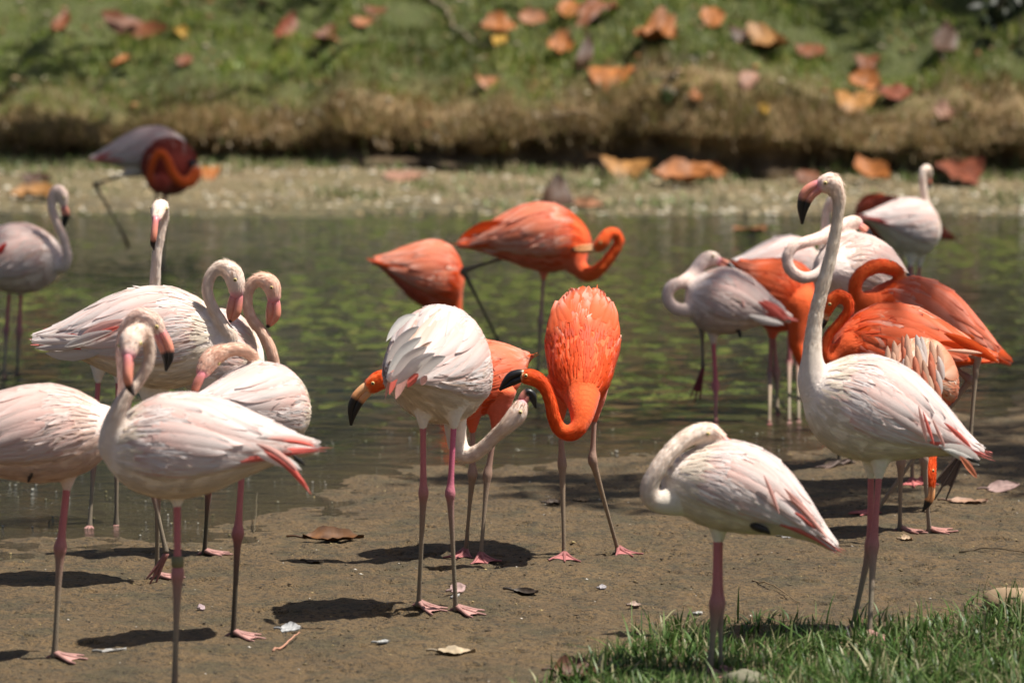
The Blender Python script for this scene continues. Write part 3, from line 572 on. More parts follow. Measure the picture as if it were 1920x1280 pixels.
    nh = 2600 if near else 700; i0 = rng.integers(int(len(npt)*.28), int(len(npt)*.93), nh); Tn = np.gradient(npt[:, :3], axis=0); Tn /= np.linalg.norm(Tn, axis=1)[:, None]+1e-9
    g = rng.normal(0, 1, (nh, 3)); g -= Tn[i0]*(g*Tn[i0]).sum(1)[:, None]; g /= np.linalg.norm(g, axis=1)[:, None]; q0 = npt[i0, :3]+Tn[i0]*rng.uniform(-.012, .012, nh)[:, None]+g*(npt[i0, 3]*.93)[:, None]; sdv = np.cross(Tn[i0], g)
    hl = rng.uniform(.010, .022, nh)[:, None]; hw = .0013; v3 = np.stack([q0-sdv*hw, q0+sdv*hw, q0-Tn[i0]*hl+g*rng.uniform(.0, .0022, nh)[:, None]], 1).reshape(-1, 3)
    hk = smooth(.70, .88, i0/len(npt))[:, None]; ch_ = (np.array(p['neck'])*(1-hk)+np.array(p['head'])*hk)*rng.uniform(.88, 1.06, (nh, 1))
    allv = np.vstack([vv, v3])-base; alltri = np.vstack([tri, (np.arange(nh)*3)[:, None]+[0, 1, 2]+len(vv)]); allc = np.vstack([np.repeat(cs, 7, 0), np.repeat(ch_, 3, 0)])
    do_ = big_mesh('down', allv, alltri, np.clip(allc, 0, .92), np.zeros((len(allv), 3)), M['feather'], True); do_.parent = root; do_['kind'] = 'stuff'
    contour.build('contour_feathers', M['feather'], root, base)['kind'] = 'stuff'
    for sg in (-1, 1):
        wo_ = wings[sg].build('wing', M['feather'], root, base); 
        for g_ in (xs_ if sg == 1 else []): g_.build('feather', M['feather'], wo_, base)
        for g in singles[sg]: q_ = MB(); q_.add(*g); q_.build('feather', M['feather'], wo_, base)
    return root

BLUSH = dict(neck=(.84, .60, .47), head=(.84, .55, .43)); ROSE = dict(body=(.82, .67, .61), belly=(.80, .64, .56), f_mid=(.83, .68, .63), f_tip=(.85, .76, .72), neck=(.82, .63, .55))
GL, GM, GR = 'flamingos on the left', 'flamingos in the middle', 'flamingos on the right'
# left group, far to near
flamingo('white flamingo mostly hidden behind the red one at far left, trailing leg stretched back', GL, 'white', (310, 505), ((358, 285, .25), (170, 300, .25), 52, 40, 42), [(345, 300, .25, 20), (352, 330, .25, 10), (345, 350, .25, 8), (335, 352, .3, 10)], [(330, 350, .3, 6), (322, 345, .3, 6), (315, 335, .3, 2)],
  [dict(hip=(240, 325, .2), ankle=(178, 346, .2), foot=(232, 440, .2), toe=(241, 466, .2), up=1, c1=(.10, .06, .05), c2=(.09, .07, .05), fc=(.12, .05, .04)), dict(hip=(308, 345, .2), ankle=(306, 430, .2), foot=(304, 505))], near=False, wet=True, Yoff=.0, tint=ROSE)
flamingo('red flamingo at far left facing the camera with its neck looped over its breast', GL, 'orange', (302, 500), ((338, 330, -.12), (285, 285, .28), 52, 52, 50), [(300, 345, -.12, 20), (282, 338, -.18, 9), (286, 305, -.21, 8), (299, 286, -.22, 8), (312, 296, -.22, 8), (323, 322, -.22, 9), (338, 340, -.2, 10), (356, 340, -.17, 12), (367, 324, -.14, 11)], [(367, 314, -.1, 7), (360, 305, -.08, 6), (350, 303, -.05, 2)],
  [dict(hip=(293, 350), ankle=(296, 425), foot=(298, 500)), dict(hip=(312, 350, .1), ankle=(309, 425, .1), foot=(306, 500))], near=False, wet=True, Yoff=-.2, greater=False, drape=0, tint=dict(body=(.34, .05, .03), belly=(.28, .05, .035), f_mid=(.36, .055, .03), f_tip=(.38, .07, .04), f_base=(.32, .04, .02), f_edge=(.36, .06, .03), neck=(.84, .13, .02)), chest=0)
flamingo('pale pink flamingo cut by the left edge, standing in the water with bent neck', GL, 'white', (20, 700), ((122, 478), (-120, 510), 68, 62, 62), [(95, 485, -.02, 24), (116, 500, -.06, 13), (126, 482, -.08, 10), (120, 450, -.08, 9), (107, 418, -.08, 9), (97, 390, -.08, 8.5), (99, 365, -.08, 9), (109, 355, -.08, 10), (118, 366, -.08, 11), (119, 382, -.08, 9)], [(120, 390, -.08, 7), (123, 405, -.08, 7), (118, 428, -.08, 2)],
  [dict(hip=(18, 535, .03), ankle=(12, 620, .03), foot=(8, 703)), dict(hip=(40, 535), ankle=(36, 620), foot=(32, 700))], near=False, wet=True, tint=ROSE, extra=[(12, 455, -.2, -8, 480, -.2, 12, 'red', 0)])
flamingo('white flamingo holding its head straight up, face and bill towards the camera', GL, 'white', (195, 985), ((335, 640, .08), (98, 622, -.02), 82, 74, 75), [(310, 640, .05, 30), (299, 590, .04, 20), (291, 545, .02, 12.5), (293, 490, 0, 10.5), (301, 440, 0, 10), (307, 405, 0, 11), (303, 388, -.03, 15), (297, 393, -.07, 15.5), (294, 406, -.10, 12)], [(292, 415, -.12, 9.5), (289, 441, -.135, 8.5), (287, 456, -.13, 6.5), (289, 469, -.12, 1.8)],
  [dict(hip=(185, 695), ankle=(177, 850), foot=(168, 988)), dict(hip=(222, 695), ankle=(219, 850), foot=(218, 984))], wet=True, odd=.25, near=False, extra=[(160, 585, -.12, 122, 618, -.1, 10, 'coral', 0), (150, 600, -.12, 110, 616, -.1, 8, 'coral', 0)])
flamingo('white flamingo with a blush neck bent in a hook, rightmost raised head on the left', GL, 'white', (385, 1045), ((497, 690, .1), (255, 650, .1), 92, 82, 80), [(470, 735, .08, 34), (500, 722, .05, 20), (513, 692, .03, 12.5), (509, 660, .02, 11.5), (492, 624, .02, 11), (472, 597, .02, 11), (463, 566, .02, 11), (469, 538, .02, 11.5), (487, 524, .02, 14), (507, 533, .02, 18), (513, 551, .02, 15)], [(513, 566, .02, 13), (512, 588, .02, 13), (507, 603, .02, 8), (501, 614, .02, 2.5)],
  [dict(hip=(395, 760), ankle=(392, 905), foot=(383, 1040), yaw=-10, c2=(.08, .07, .05))], tint=BLUSH, blk=.88)
flamingo('white flamingo with ruffled wing and hooked cream neck, tail reaching farthest left', GL, 'white', (300, 1088), ((430, 632), (62, 642), 94, 94, 88), [(395, 650, -.03, 40), (424, 648, -.06, 19), (433, 632, -.07, 13.5), (415, 604, -.07, 11.5), (396, 570, -.07, 11), (389, 541, -.07, 11), (398, 513, -.07, 11.5), (418, 500, -.07, 14), (437, 515, -.07, 20), (443, 538, -.07, 17)], [(443, 556, -.07, 13.5), (438, 582, -.07, 13), (434, 595, -.07, 8), (431, 604, -.07, 2.5)],
  [dict(hip=(300, 735), ankle=(296, 905), foot=(294, 1085), yaw=-15), dict(hip=(275, 735), ankle=(283, 905, -.05), foot=(312, 1037, -.05), toe=(283, 1090, -.05), up=1, fc=(.40, .17, .15))], blk=.88, ruff=.012, odd=.2, coral=2, extra=[(305, 545, 0, 248, 535, -.02, 9, 'white', 4), (235, 600, -.16, 150, 632, -.12, 20, 'pink', -3), (225, 612, -.17, 165, 640, -.13, 12, 'coral', -3), (210, 620, -.17, 120, 650, -.12, 18, 'white', -2), (170, 635, -.12, 58, 640, -.04, 16, 'white', 3), (160, 645, -.12, 64, 652, -.04, 14, 'white', 3), (150, 630, -.12, 66, 628, -.02, 12, 'white', 2), (190, 660, -.12, 85, 662, -.05, 24, 'white', 4)])
flamingo('white flamingo curling its blush neck backwards, bill buried in its back feathers', GL, 'white', (440, 1197), ((572, 775, .10), (365, 755, -.14), 82, 80, 78), [(545, 745, .10, 30), (515, 715, .09, 20), (492, 700, .06, 14), (480, 683, .03, 12), (468, 664, 0, 12), (445, 655, -.02, 13), (417, 660, -.04, 15), (396, 673, -.05, 20), (384, 690, -.06, 17)], [(378, 704, -.07, 13), (369, 722, -.07, 12), (366, 734, -.06, 8), (370, 745, -.05, 3)],
  [dict(hip=(455, 860), ankle=(446, 1000), foot=(437, 1193), yaw=-8, c2=(.10, .08, .06), w=1.05)], tint=BLUSH)
flamingo('white flamingo cut by the left edge on one pink leg, head bent down in profile', GL, 'white', (110, 1238), ((222, 800), (-190, 850), 92, 88, 88), [(190, 800, .05, 45), (218, 790, .09, 24), (232, 755, .10, 16), (232, 705, .10, 13), (228, 655, .10, 12.5), (238, 612, .10, 13), (262, 593, .09, 15.5), (286, 604, .08, 19), (295, 617, .08, 16)], [(299, 625, .08, 14.5), (310, 648, .08, 13), (315, 670, .08, 10), (311, 695, .08, 2.5)],
  [dict(hip=(128, 890), ankle=(113, 1027), foot=(102, 1234), yaw=-8, w=1.1)], tint=ROSE, tucked=[(75, 872, -.06, 8), (62, 880, -.08, 10), (53, 902, -.08, 4)], odd=.06)
flamingo('front white flamingo with coral tail feathers and one leg leaving the bottom edge', GL, 'white', (328, 1302), ((190, 845, 0), (598, 842, .02), 102, 92, 92), [(235, 840, 0, 50), (208, 838, -.03, 26), (208, 805, -.05, 20), (222, 768, -.06, 17), (240, 738, -.06, 13.5), (259, 715, -.05, 11.5), (275, 688, -.05, 11), (280, 660, -.05, 11.5), (274, 634, -.06, 12.5), (262, 622, -.08, 17), (248, 636, -.10, 24), (242, 657, -.12, 18)], [(241, 672, -.13, 14.5), (240, 705, -.14, 12.5), (244, 725, -.13, 9), (252, 741, -.12, 2.5)],
  [dict(hip=(332, 920), ankle=(333, 1076), foot=(327, 1302), yaw=-30, w=1.1)], coral=3, ring=(0,), odd=.06, extra=[(480, 820, -.12, 590, 826, -.04, 18, 'white', -4), (500, 822, -.12, 592, 832, -.05, 15, 'pink', -3), (530, 826, -.11, 592, 838, -.05, 9, 'coral', -3), (488, 838, -.13, 584, 927, -.12, 11, 'coral', -12), (494, 846, -.135, 578, 914, -.125, 11, 'coral', -9), (500, 852, -.13, 566, 896, -.12, 12, 'coral', -6), (480, 832, -.13, 560, 885, -.13, 14, 'pink', -8), (480, 850, -.12, 565, 880, -.12, 24, 'white', -4), (548, 852, -.10, 572, 872, -.10, 9, 'black', 0)])
# middle group
flamingo('small orange flamingo bending forward in the water, left of the preening one', GM, 'orange', (800, 690), ((868, 548, .05), (698, 490, -.02), 74, 50, 56), [(835, 540, .03, 34), (850, 575, .03, 18), (852, 620, .03, 11), (845, 660, .03, 10), (835, 690, .0, 12)], [(830, 696, 0, 7), (825, 702, 0, 6), (818, 706, 0, 2)],
  [dict(hip=(800, 550), ankle=(800, 620), foot=(800, 695)), dict(hip=(815, 550, .05), ankle=(818, 620, .05), foot=(820, 690))], near=False, wet=True, greater=False, odd=.35, tint=dict(f_tip=(.90, .56, .44), f_mid=(.86, .27, .14), f_edge=(.88, .40, .27)))
flamingo('orange flamingo preening its breast in the water, hind leg stretched backwards', GM, 'orange', (1010, 702), ((1112, 455), (858, 462), 70, 58, 60), [(1070, 480, -.03, 34), (1085, 503, -.06, 18), (1105, 515, -.08, 15), (1128, 501, -.09, 12.5), (1148, 477, -.09, 11), (1161, 453, -.09, 10), (1153, 437, -.1, 10), (1139, 440, -.12, 12), (1129, 455, -.13, 14), (1119, 463, -.13, 11)], [(1112, 465, -.13, 8), (1092, 467, -.13, 7.5), (1076, 467, -.12, 4), (1068, 467, -.12, 1.5)],
  [dict(hip=(1020, 508), ankle=(1014, 600), foot=(1008, 702), c1=(.45, .25, .22)), dict(hip=(955, 480), ankle=(869, 508), foot=(935, 640, .0), toe=(955, 700, 0), up=1, c1=(.20, .15, .11), c2=(.12, .10, .06), thigh=.8)], near=False, wet=True, greater=False, blk=.72, arch=6, odd=.35, tint=dict(f_tip=(.90, .56, .44), f_mid=(.86, .27, .14), f_edge=(.88, .40, .27)), extra=[(960, 420, -.1, 858, 455, 0, 30, 'orange', -8), (950, 435, -.1, 866, 452, -.02, 20, 'orange', -6), (960, 455, -.12, 872, 452, -.04, 14, 'salmon', -2), (950, 465, -.1, 905, 468, -.06, 16, 'pink', 0)])
flamingo('orange flamingo behind the ruffled white one, its head poking out on the left', GM, 'orange', (888, 1046), ((842, 742, -.10), (985, 668, .30), 68, 62, 66), [(872, 748, -.04, 40), (845, 772, -.1, 22), (818, 778, -.12, 14.5), (799, 762, -.12, 13), (787, 733, -.12, 13), (770, 711, -.12, 14), (742, 706, -.12, 15.5), (714, 712, -.12, 19), (698, 722, -.12, 17)], [(688, 729, -.12, 14), (671, 748, -.12, 12.5), (662, 770, -.12, 9), (658, 797, -.12, 2.5)],
  [dict(hip=(886, 785, -.02), ankle=(886, 888, -.02), foot=(873, 1038), yaw=-110, fc=(.42, .15, .145)), dict(hip=(932, 785, -.02), ankle=(914, 890, -.02), foot=(901, 1047), yaw=-75, fc=(.42, .15, .145))], greater=False, blk=.5, odd=.3, tint=dict(f_tip=(.90, .56, .44), f_mid=(.86, .27, .14), f_edge=(.88, .40, .27)))
flamingo('orange flamingo facing the camera with its neck swung down and bill to the left', GM, 'orange', (1112, 1050), ((1086, 752, -.14), (1098, 548, .36), 56, 66, 65), [(1089, 715, -.02, 42), (1092, 762, -.15, 28), (1087, 797, -.20, 18), (1069, 812, -.21, 15.5), (1049, 804, -.21, 14), (1038, 780, -.22, 13), (1032, 753, -.22, 12), (1022, 728, -.22, 12), (1009, 713, -.22, 14.5), (994, 707, -.22, 16), (985, 706, -.22, 14)], [(978, 704, -.22, 12.5), (962, 709, -.22, 12), (949, 719, -.22, 8), (937, 731, -.22, 2.5)],
  [dict(hip=(1050, 765, .02), ankle=(1054, 870, .02), foot=(1058, 1046), yaw=-90, fc=(.42, .15, .145)), dict(hip=(1115, 765, .05), ankle=(1111, 862, .05), foot=(1160, 1036), yaw=-62, fc=(.42, .15, .145))], greater=False, blk=.22, ruff=.02, ustart=.40, thmax=1.75, wide=True, drape=52, dlift=2.2, tint=dict(f_tip=(.90, .52, .42), f_mid=(.85, .22, .10), f_edge=(.84, .17, .05)))
flamingo('ruffled white flamingo seen from behind with its neck swung down to the right', GM, 'white', (825, 1150), ((872, 700, .24), (738, 712, -.20), 128, 92, 92), [(845, 735, .18, 45), (852, 775, .18, 26), (855, 815, .17, 20.5), (863, 845, .16, 19), (882, 853, .14, 16), (907, 838, .12, 14), (931, 815, .10, 13.5), (951, 797, .08, 15.5), (969, 777, .08, 19.5), (977, 760, .08, 15)], [(981, 750, .08, 11), (989, 738, .08, 9), (998, 744, .08, 7.5), (1005, 765, .08, 2)],
  [dict(hip=(793, 775), ankle=(794, 925), foot=(785, 1145), yaw=-25), dict(hip=(852, 775), ankle=(844, 925), foot=(855, 1146), yaw=-20, c1=(.62, .15, .24))], odd=.34, ruff=.022, umax=.9, coral=0, blk=.45, extra=[(768, 686, -.30, 742, 748, -.26, 18, 'pink', -4), (752, 690, -.28, 730, 740, -.22, 13, 'coral', -5), (784, 700, -.32, 764, 726, -.29, 16, 'coral', -3), (800, 704, -.33, 790, 722, -.31, 13, 'pink', -2), (740, 680, -.2, 722, 748, -.14, 8, 'pink', -4), (800, 650, -.33, 733, 716, -.285, 26, 'white', -8), (790, 632, -.31, 727, 700, -.265, 22, 'white', -8), (815, 662, -.34, 742, 722, -.30, 24, 'white', -8), (785, 612, -.28, 724, 680, -.23, 20, 'white', -9), (780, 590, -.22, 724, 640, -.12, 16, 'white', -12), (835, 668, -.35, 768, 716, -.29, 24, 'white', -7), (810, 640, -.33, 760, 690, -.28, 10, 'peach', -7)])
# right group, far to near
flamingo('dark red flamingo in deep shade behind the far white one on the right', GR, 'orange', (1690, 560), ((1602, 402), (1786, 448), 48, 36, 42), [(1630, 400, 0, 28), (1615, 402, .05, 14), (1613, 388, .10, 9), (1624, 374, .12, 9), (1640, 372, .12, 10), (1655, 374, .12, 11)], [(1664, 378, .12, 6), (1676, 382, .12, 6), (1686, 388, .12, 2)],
  [dict(hip=(1690, 440), ankle=(1690, 500), foot=(1690, 560)), dict(hip=(1705, 440, .05), ankle=(1705, 500, .05), foot=(1705, 558))], near=False, wet=True, greater=False, tint=dict(body=(.42, .07, .03), f_mid=(.42, .08, .04), f_tip=(.4, .1, .05), f_base=(.36, .05, .02), f_edge=(.4, .1, .06), neck=(.42, .06, .015), accent=(.36, .06, .03)))  # tint darkens its orange plumage, painting deep shade into the colour
flamingo('far white flamingo on the right with its thin neck raised behind its back', GR, 'white', (1715, 640), ((1760, 440, .1), (1618, 408, -.06), 54, 54, 54), [(1735, 430, .10, 28), (1744, 402, .16, 12), (1736, 380, .18, 8.5), (1731, 350, .18, 8), (1730, 327, .18, 8.5), (1737, 317, .2, 9.5), (1741, 326, .24, 9)], [(1742, 334, .27, 6), (1742, 345, .28, 6), (1740, 356, .27, 2)],
  [dict(hip=(1708, 485), ankle=(1709, 560), foot=(1710, 640)), dict(hip=(1724, 485, .04), ankle=(1722, 560, .04), foot=(1721, 638))], near=False, wet=True)
flamingo('white flamingo half hidden behind the tall one, its thin neck rising behind its head', GR, 'white', (1480, 795), ((1540, 515, .15), (1374, 494, .0), 62, 60, 60), [(1520, 510, .12, 32), (1541, 485, .14, 14), (1547, 440, .15, 10), (1549, 403, .15, 9), (1556, 381, .15, 10), (1566, 376, .15, 13), (1570, 386, .15, 10)], [(1570, 396, .15, 7), (1570, 408, .15, 6), (1568, 420, .15, 2)],
  [dict(hip=(1480, 565), ankle=(1480, 680), foot=(1480, 792)), dict(hip=(1495, 565, .05), ankle=(1497, 680, .05), foot=(1498, 790))], near=False, wet=True, Yoff=.75)
flamingo('orange flamingo bending to feed behind the tall white one, bill tip in the mud', GR, 'orange', (1452, 790), ((1512, 592, -.05), (1384, 494, .14), 68, 66, 66), [(1495, 575, -.05, 42), (1497, 612, -.09, 22), (1493, 643, -.1, 15), (1502, 669, -.1, 13), (1524, 710, -.1, 12), (1543, 745, -.1, 13.5), (1548, 768, -.1, 14.5), (1546, 778, -.1, 12)], [(1543, 785, -.1, 10.5), (1537, 800, -.1, 9.5), (1530, 809, -.1, 7), (1520, 816, -.1, 2)],
  [dict(hip=(1446, 615), ankle=(1444, 700), foot=(1443, 795), c1=(.45, .2, .18)), dict(hip=(1450, 615), ankle=(1456, 700), foot=(1458, 775), c1=(.45, .2, .18))], near=False, wet=True, greater=False, blk=.6, Yoff=.35)
flamingo('pale flamingo sleeping in the water with its neck looped at the left', GR, 'white', (1340, 792), ((1284, 548, -.02), (1482, 600, .04), 62, 62, 62), [(1330, 570, 0, 40), (1308, 578, -.04, 17), (1283, 582, -.06, 13.5), (1262, 575, -.06, 12), (1251, 556, -.06, 11.5), (1259, 537, -.05, 12), (1280, 528, -.02, 12), (1300, 512, .06, 13), (1317, 492, .12, 15), (1333, 485, .13, 16.5), (1344, 488, .12, 12)], [(1352, 492, .11, 9), (1366, 500, .09, 8), (1380, 508, .07, 3)],
  [dict(hip=(1337, 625), ankle=(1342, 722), foot=(1342, 795), c1=(.62, .13, .17), c2=(.5, .2, .18)), dict(hip=(1316, 600), ankle=(1316, 610, .05), foot=(1318, 690, .05), toe=(1303, 748, .05), up=1, fc=(.28, .05, .06), c1=(.3, .25, .2), thigh=0)], wet=True, tint=ROSE, tucked=[(1380, 615, -.05, 6), (1386, 622, -.06, 7), (1388, 632, -.06, 4)], near=False, coral=3, extra=[(1422, 565, -.1, 1474, 602, -.04, 16, 'coral', -2), (1430, 562, -.09, 1478, 594, -.03, 10, 'coral', -2), (1400, 590, -.12, 1470, 608, -.05, 16, 'white', 2), (1440, 560, -.05, 1474, 585, -.02, 14, 'white', -2), (1390, 560, -.13, 1395, 578, -.13, 7, 'pink', 0)])
flamingo('pale flamingo with a ring-shaped neck loop, just left behind the tall neck', GR, 'white', (1584, 872), ((1540, 500, -.10), (1710, 545, .22), 76, 66, 72), [(1570, 510, -.08, 40), (1532, 516, -.13, 13.5), (1506, 521, -.15, 12), (1483, 507, -.15, 12), (1476, 485, -.15, 11.5), (1487, 463, -.14, 11.5), (1511, 454, -.1, 12), (1535, 447, -.04, 12.5), (1565, 430, .02, 13), (1590, 420, .06, 15), (1606, 418, .07, 14)], [(1614, 424, .07, 8), (1626, 434, .07, 7), (1636, 444, .07, 3)],
  [dict(hip=(1586, 565), ankle=(1577, 720), foot=(1573, 873), yaw=190, c2=(.10, .08, .06), fc=(.15, .1, .08)), dict(hip=(1602, 565), ankle=(1597, 720), foot=(1594, 870), yaw=200, c2=(.08, .06, .05), fc=(.15, .1, .08))], near=False, tint=ROSE)
flamingo('salmon flamingo asleep with its neck folded over its back, uppermost of the two long-tailed', GR, 'orange', (1720, 905), ((1600, 578, 0), (1893, 684, .04), 88, 52, 64), [(1640, 580, -.02, 40), (1608, 560, -.08, 16), (1603, 536, -.09, 14), (1616, 513, -.08, 14), (1643, 499, -.05, 15), (1670, 502, -.02, 15), (1684, 509, 0, 12)], [(1694, 515, .01, 8), (1708, 524, .02, 7), (1722, 535, .03, 3)],
  [dict(hip=(1715, 665), ankle=(1712, 760), foot=(1710, 906)), dict(hip=(1732, 665, .05), ankle=(1730, 760, .05), foot=(1730, 903))], near=False, greater=False, tint=dict(f_tip=(.84, .38, .28), f_mid=(.80, .27, .17)), arch=8, extra=[(1780, 590, -.1, 1890, 684, .02, 16, 'salmon', -12), (1770, 600, -.1, 1878, 672, 0, 18, 'orange', -8), (1790, 620, -.1, 1870, 668, 0, 14, 'orange', -6)])
flamingo('bright orange flamingo with a hooked neck, crouching on bent legs behind the tall one', GR, 'orange', (1642, 962), ((1552, 660, 0), (1870, 676, .04), 94, 44, 66), [(1600, 660, -.02, 46), (1562, 676, -.05, 17), (1545, 665, -.06, 12), (1555, 628, -.06, 10.5), (1577, 602, -.06, 10.5), (1591, 582, -.06, 10.5), (1589, 562, -.06, 11), (1573, 554, -.06, 13), (1558, 567, -.06, 14), (1550, 585, -.06, 11)], [(1546, 594, -.06, 9), (1538, 608, -.06, 8.5), (1533, 624, -.06, 2.5)],
  [dict(hip=(1775, 664, -.02), ankle=(1832, 668, -.02), foot=(1819, 826, -.04), toe=(1757, 928, -.04), up=1, fc=(.13, .09, .07), c1=(.38, .26, .2), c2=(.3, .24, .17), thigh=.6), dict(hip=(1772, 670, .03), ankle=(1817, 713, .03), foot=(1640, 962), yaw=195, c1=(.38, .22, .18), thigh=.6)], greater=False, near=False, odd=.3, extra=[(1770, 625, -.1, 1872, 680, -.02, 22, 'orange', -5), (1760, 640, -.1, 1862, 672, -.02, 20, 'orange', -4), (1775, 656, -.1, 1842, 662, -.05, 9, 'peach', 0)])
flamingo('small peach flamingo seen from behind, its orange head reaching down to the mud', GR, 'peach', (1712, 1002), ((1745, 735, .20), (1692, 700, -.20), 84, 60, 64), [(1738, 730, .14, 36), (1750, 775, .14, 16), (1747, 825, .1, 13), (1743, 858, .08, 14), (1742, 884, .06, 15), (1744, 903, .05, 11)], [(1745, 912, .05, 9), (1743, 932, .05, 8.5), (1738, 945, .05, 6), (1730, 958, .05, 2)],
  [dict(hip=(1692, 755), ankle=(1689, 865), foot=(1687, 996), yaw=-15, c2=(.30, .24, .19)), dict(hip=(1730, 755), ankle=(1732, 860), foot=(1743, 998), yaw=-12, c2=(.34, .28, .22))], greater=False, blk=.62, odd=.3, ruff=.01, coral=0, umax=.9, extra=[(1664, 648, -0.082, 1666, 706, -0.102, 14, 'peach', -2), (1676, 638, -0.125, 1681, 689, -0.145, 14, 'peach', -2), (1692, 629, -0.154, 1700, 688, -0.174, 14, 'salmon', -2), (1700, 626, -0.168, 1704, 679, -0.188, 14, 'peach', -2), (1718, 627, -0.168, 1727, 675, -0.188, 14, 'white', -2), (1727, 630, -0.154, 1736, 688, -0.174, 14, 'white', -2), (1745, 638, -0.125, 1753, 684, -0.145, 14, 'peach', -2), (1758, 645, -0.082, 1767, 698, -0.102, 14, 'peach', -2), (1662, 671, -0.117, 1667, 730, -0.137, 14, 'peach', -2), (1674, 659, -0.16, 1680, 708, -0.18, 14, 'peach', -2), (1693, 649, -0.189, 1701, 702, -0.209, 14, 'salmon', -2), (1703, 646, -0.203, 1707, 695, -0.223, 14, 'peach', -2), (1718, 646, -0.203, 1727, 702, -0.223, 14, 'peach', -2), (1725, 652, -0.189, 1734, 700, -0.209, 14, 'white', -2), (1744, 659, -0.16, 1750, 717, -0.18, 14, 'salmon', -2), (1759, 667, -0.117, 1769, 713, -0.137, 14, 'white', -2), (1667, 689, -0.152, 1671, 745, -0.172, 14, 'white', -2), (1674, 682, -0.195, 1678, 731, -0.215, 14, 'peach', -2), (1694, 672, -0.224, 1697, 730, -0.244, 14, 'white', -2), (1699, 665, -0.238, 1704, 715, -0.258, 14, 'peach', -2), (1714, 667, -0.238, 1721, 713, -0.258, 14, 'salmon', -2), (1731, 674, -0.224, 1739, 730, -0.244, 14, 'peach', -2), (1743, 675, -0.195, 1752, 722, -0.215, 14, 'salmon', -2), (1755, 692, -0.152, 1765, 740, -0.172, 14, 'white', -2), (1661, 712, -0.187, 1664, 758, -0.207, 14, 'peach', -2), (1675, 696, -0.23, 1678, 744, -0.25, 14, 'peach', -2), (1686, 689, -0.259, 1691, 744, -0.279, 14, 'white', -2), (1701, 688, -0.273, 1706, 748, -0.293, 14, 'white', -2), (1718, 685, -0.273, 1724, 741, -0.293, 14, 'salmon', -2), (1730, 694, -0.259, 1738, 744, -0.279, 14, 'salmon', -2), (1741, 702, -0.23, 1748, 750, -0.25, 14, 'peach', -2), (1752, 711, -0.187, 1763, 760, -0.207, 14, 'salmon', -2)])
flamingo('tall white flamingo with upright neck and pink black-tipped bill, tallest of all', GR, 'white', (1612, 1190), ((1508, 722, 0), (1840, 852, .04), 98, 98, 92), [(1560, 745, 0, 58), (1528, 715, -.01, 36), (1523, 680, -.02, 23), (1524, 644, -.02, 18), (1528, 602, -.02, 15), (1537, 558, -.02, 14), (1551, 506, -.02, 13.5), (1563, 455, -.02, 12.5), (1571, 403, -.02, 11.5), (1572, 370, -.02, 13), (1560, 345, -.02, 21), (1545, 346, -.02, 18)], [(1534, 350, -.02, 14), (1515, 364, -.02, 13.5), (1506, 388, -.02, 10), (1504, 420, -.02, 2.5)],
  [dict(hip=(1650, 868, -.02), ankle=(1638, 1022, -.02), foot=(1630, 1195), yaw=-60, w=1.05), dict(hip=(1633, 868, .05), ankle=(1632, 1022, .05), foot=(1596, 1186), yaw=-100, w=1.05)], coral=3, odd=.08, tint=dict(neck=(.80, .69, .58)), extra=[(1770, 792, -.09, 1822, 840, -.03, 10, 'coral', -2), (1730, 770, -.14, 1752, 835, -.13, 7, 'coral', 0), (1722, 760, -.14, 1738, 830, -.13, 8, 'pink', 0), (1748, 785, -.125, 1772, 838, -.11, 7, 'pink', 0), (1760, 835, -.12, 1838, 862, -.02, 26, 'white', -3), (1770, 842, -.11, 1836, 872, -.02, 18, 'white', -3), (1800, 855, -.08, 1832, 896, -.03, 13, 'salmon', -2), (1812, 858, -.06, 1837, 868, -.02, 7, 'black', 0)])
flamingo('white flamingo sleeping on one leg in the grass, neck folded along its back', GR, 'white', (1328, 1266), ((1240, 885, 0), (1566, 1030, .02), 86, 82, 84), [(1300, 920, 0, 55), (1255, 938, -.03, 30), (1224, 936, -.05, 20), (1218, 912, -.06, 18), (1233, 880, -.06, 17.5), (1253, 852, -.05, 17), (1280, 826, -.03, 17.5), (1308, 812, -.01, 19), (1332, 810, 0, 18.5), (1350, 820, 0, 13)], [(1360, 828, 0, 9), (1376, 842, .0, 8), (1392, 858, .0, 3)],
  [dict(hip=(1346, 988, 0), ankle=(1342, 1132, 0), foot=(1330, 1266), yaw=-60, w=1.2), dict(hip=(1350, 985, .05), ankle=(1350, 1128, .05), foot=(1352, 1262), yaw=-40, w=.9)], tucked=[(1400, 975, -.05, 10), (1420, 988, -.08, 13), (1436, 994, -.08, 10), (1443, 1000, -.08, 4)], coral=2, arch=26, odd=.05, extra=[(1470, 915, -.1, 1545, 1005, -.02, 14, 'pink', -4), (1478, 930, -.09, 1555, 1015, -.02, 10, 'pink', -4), (1432, 890, -.12, 1462, 965, -.11, 8, 'pink', -3), (1490, 960, -.08, 1548, 1012, -.02, 14, 'coral', -2), (1500, 965, -.07, 1562, 1030, 0, 20, 'white', -2), (1510, 960, -.06, 1556, 1012, 0, 14, 'white', -2)])
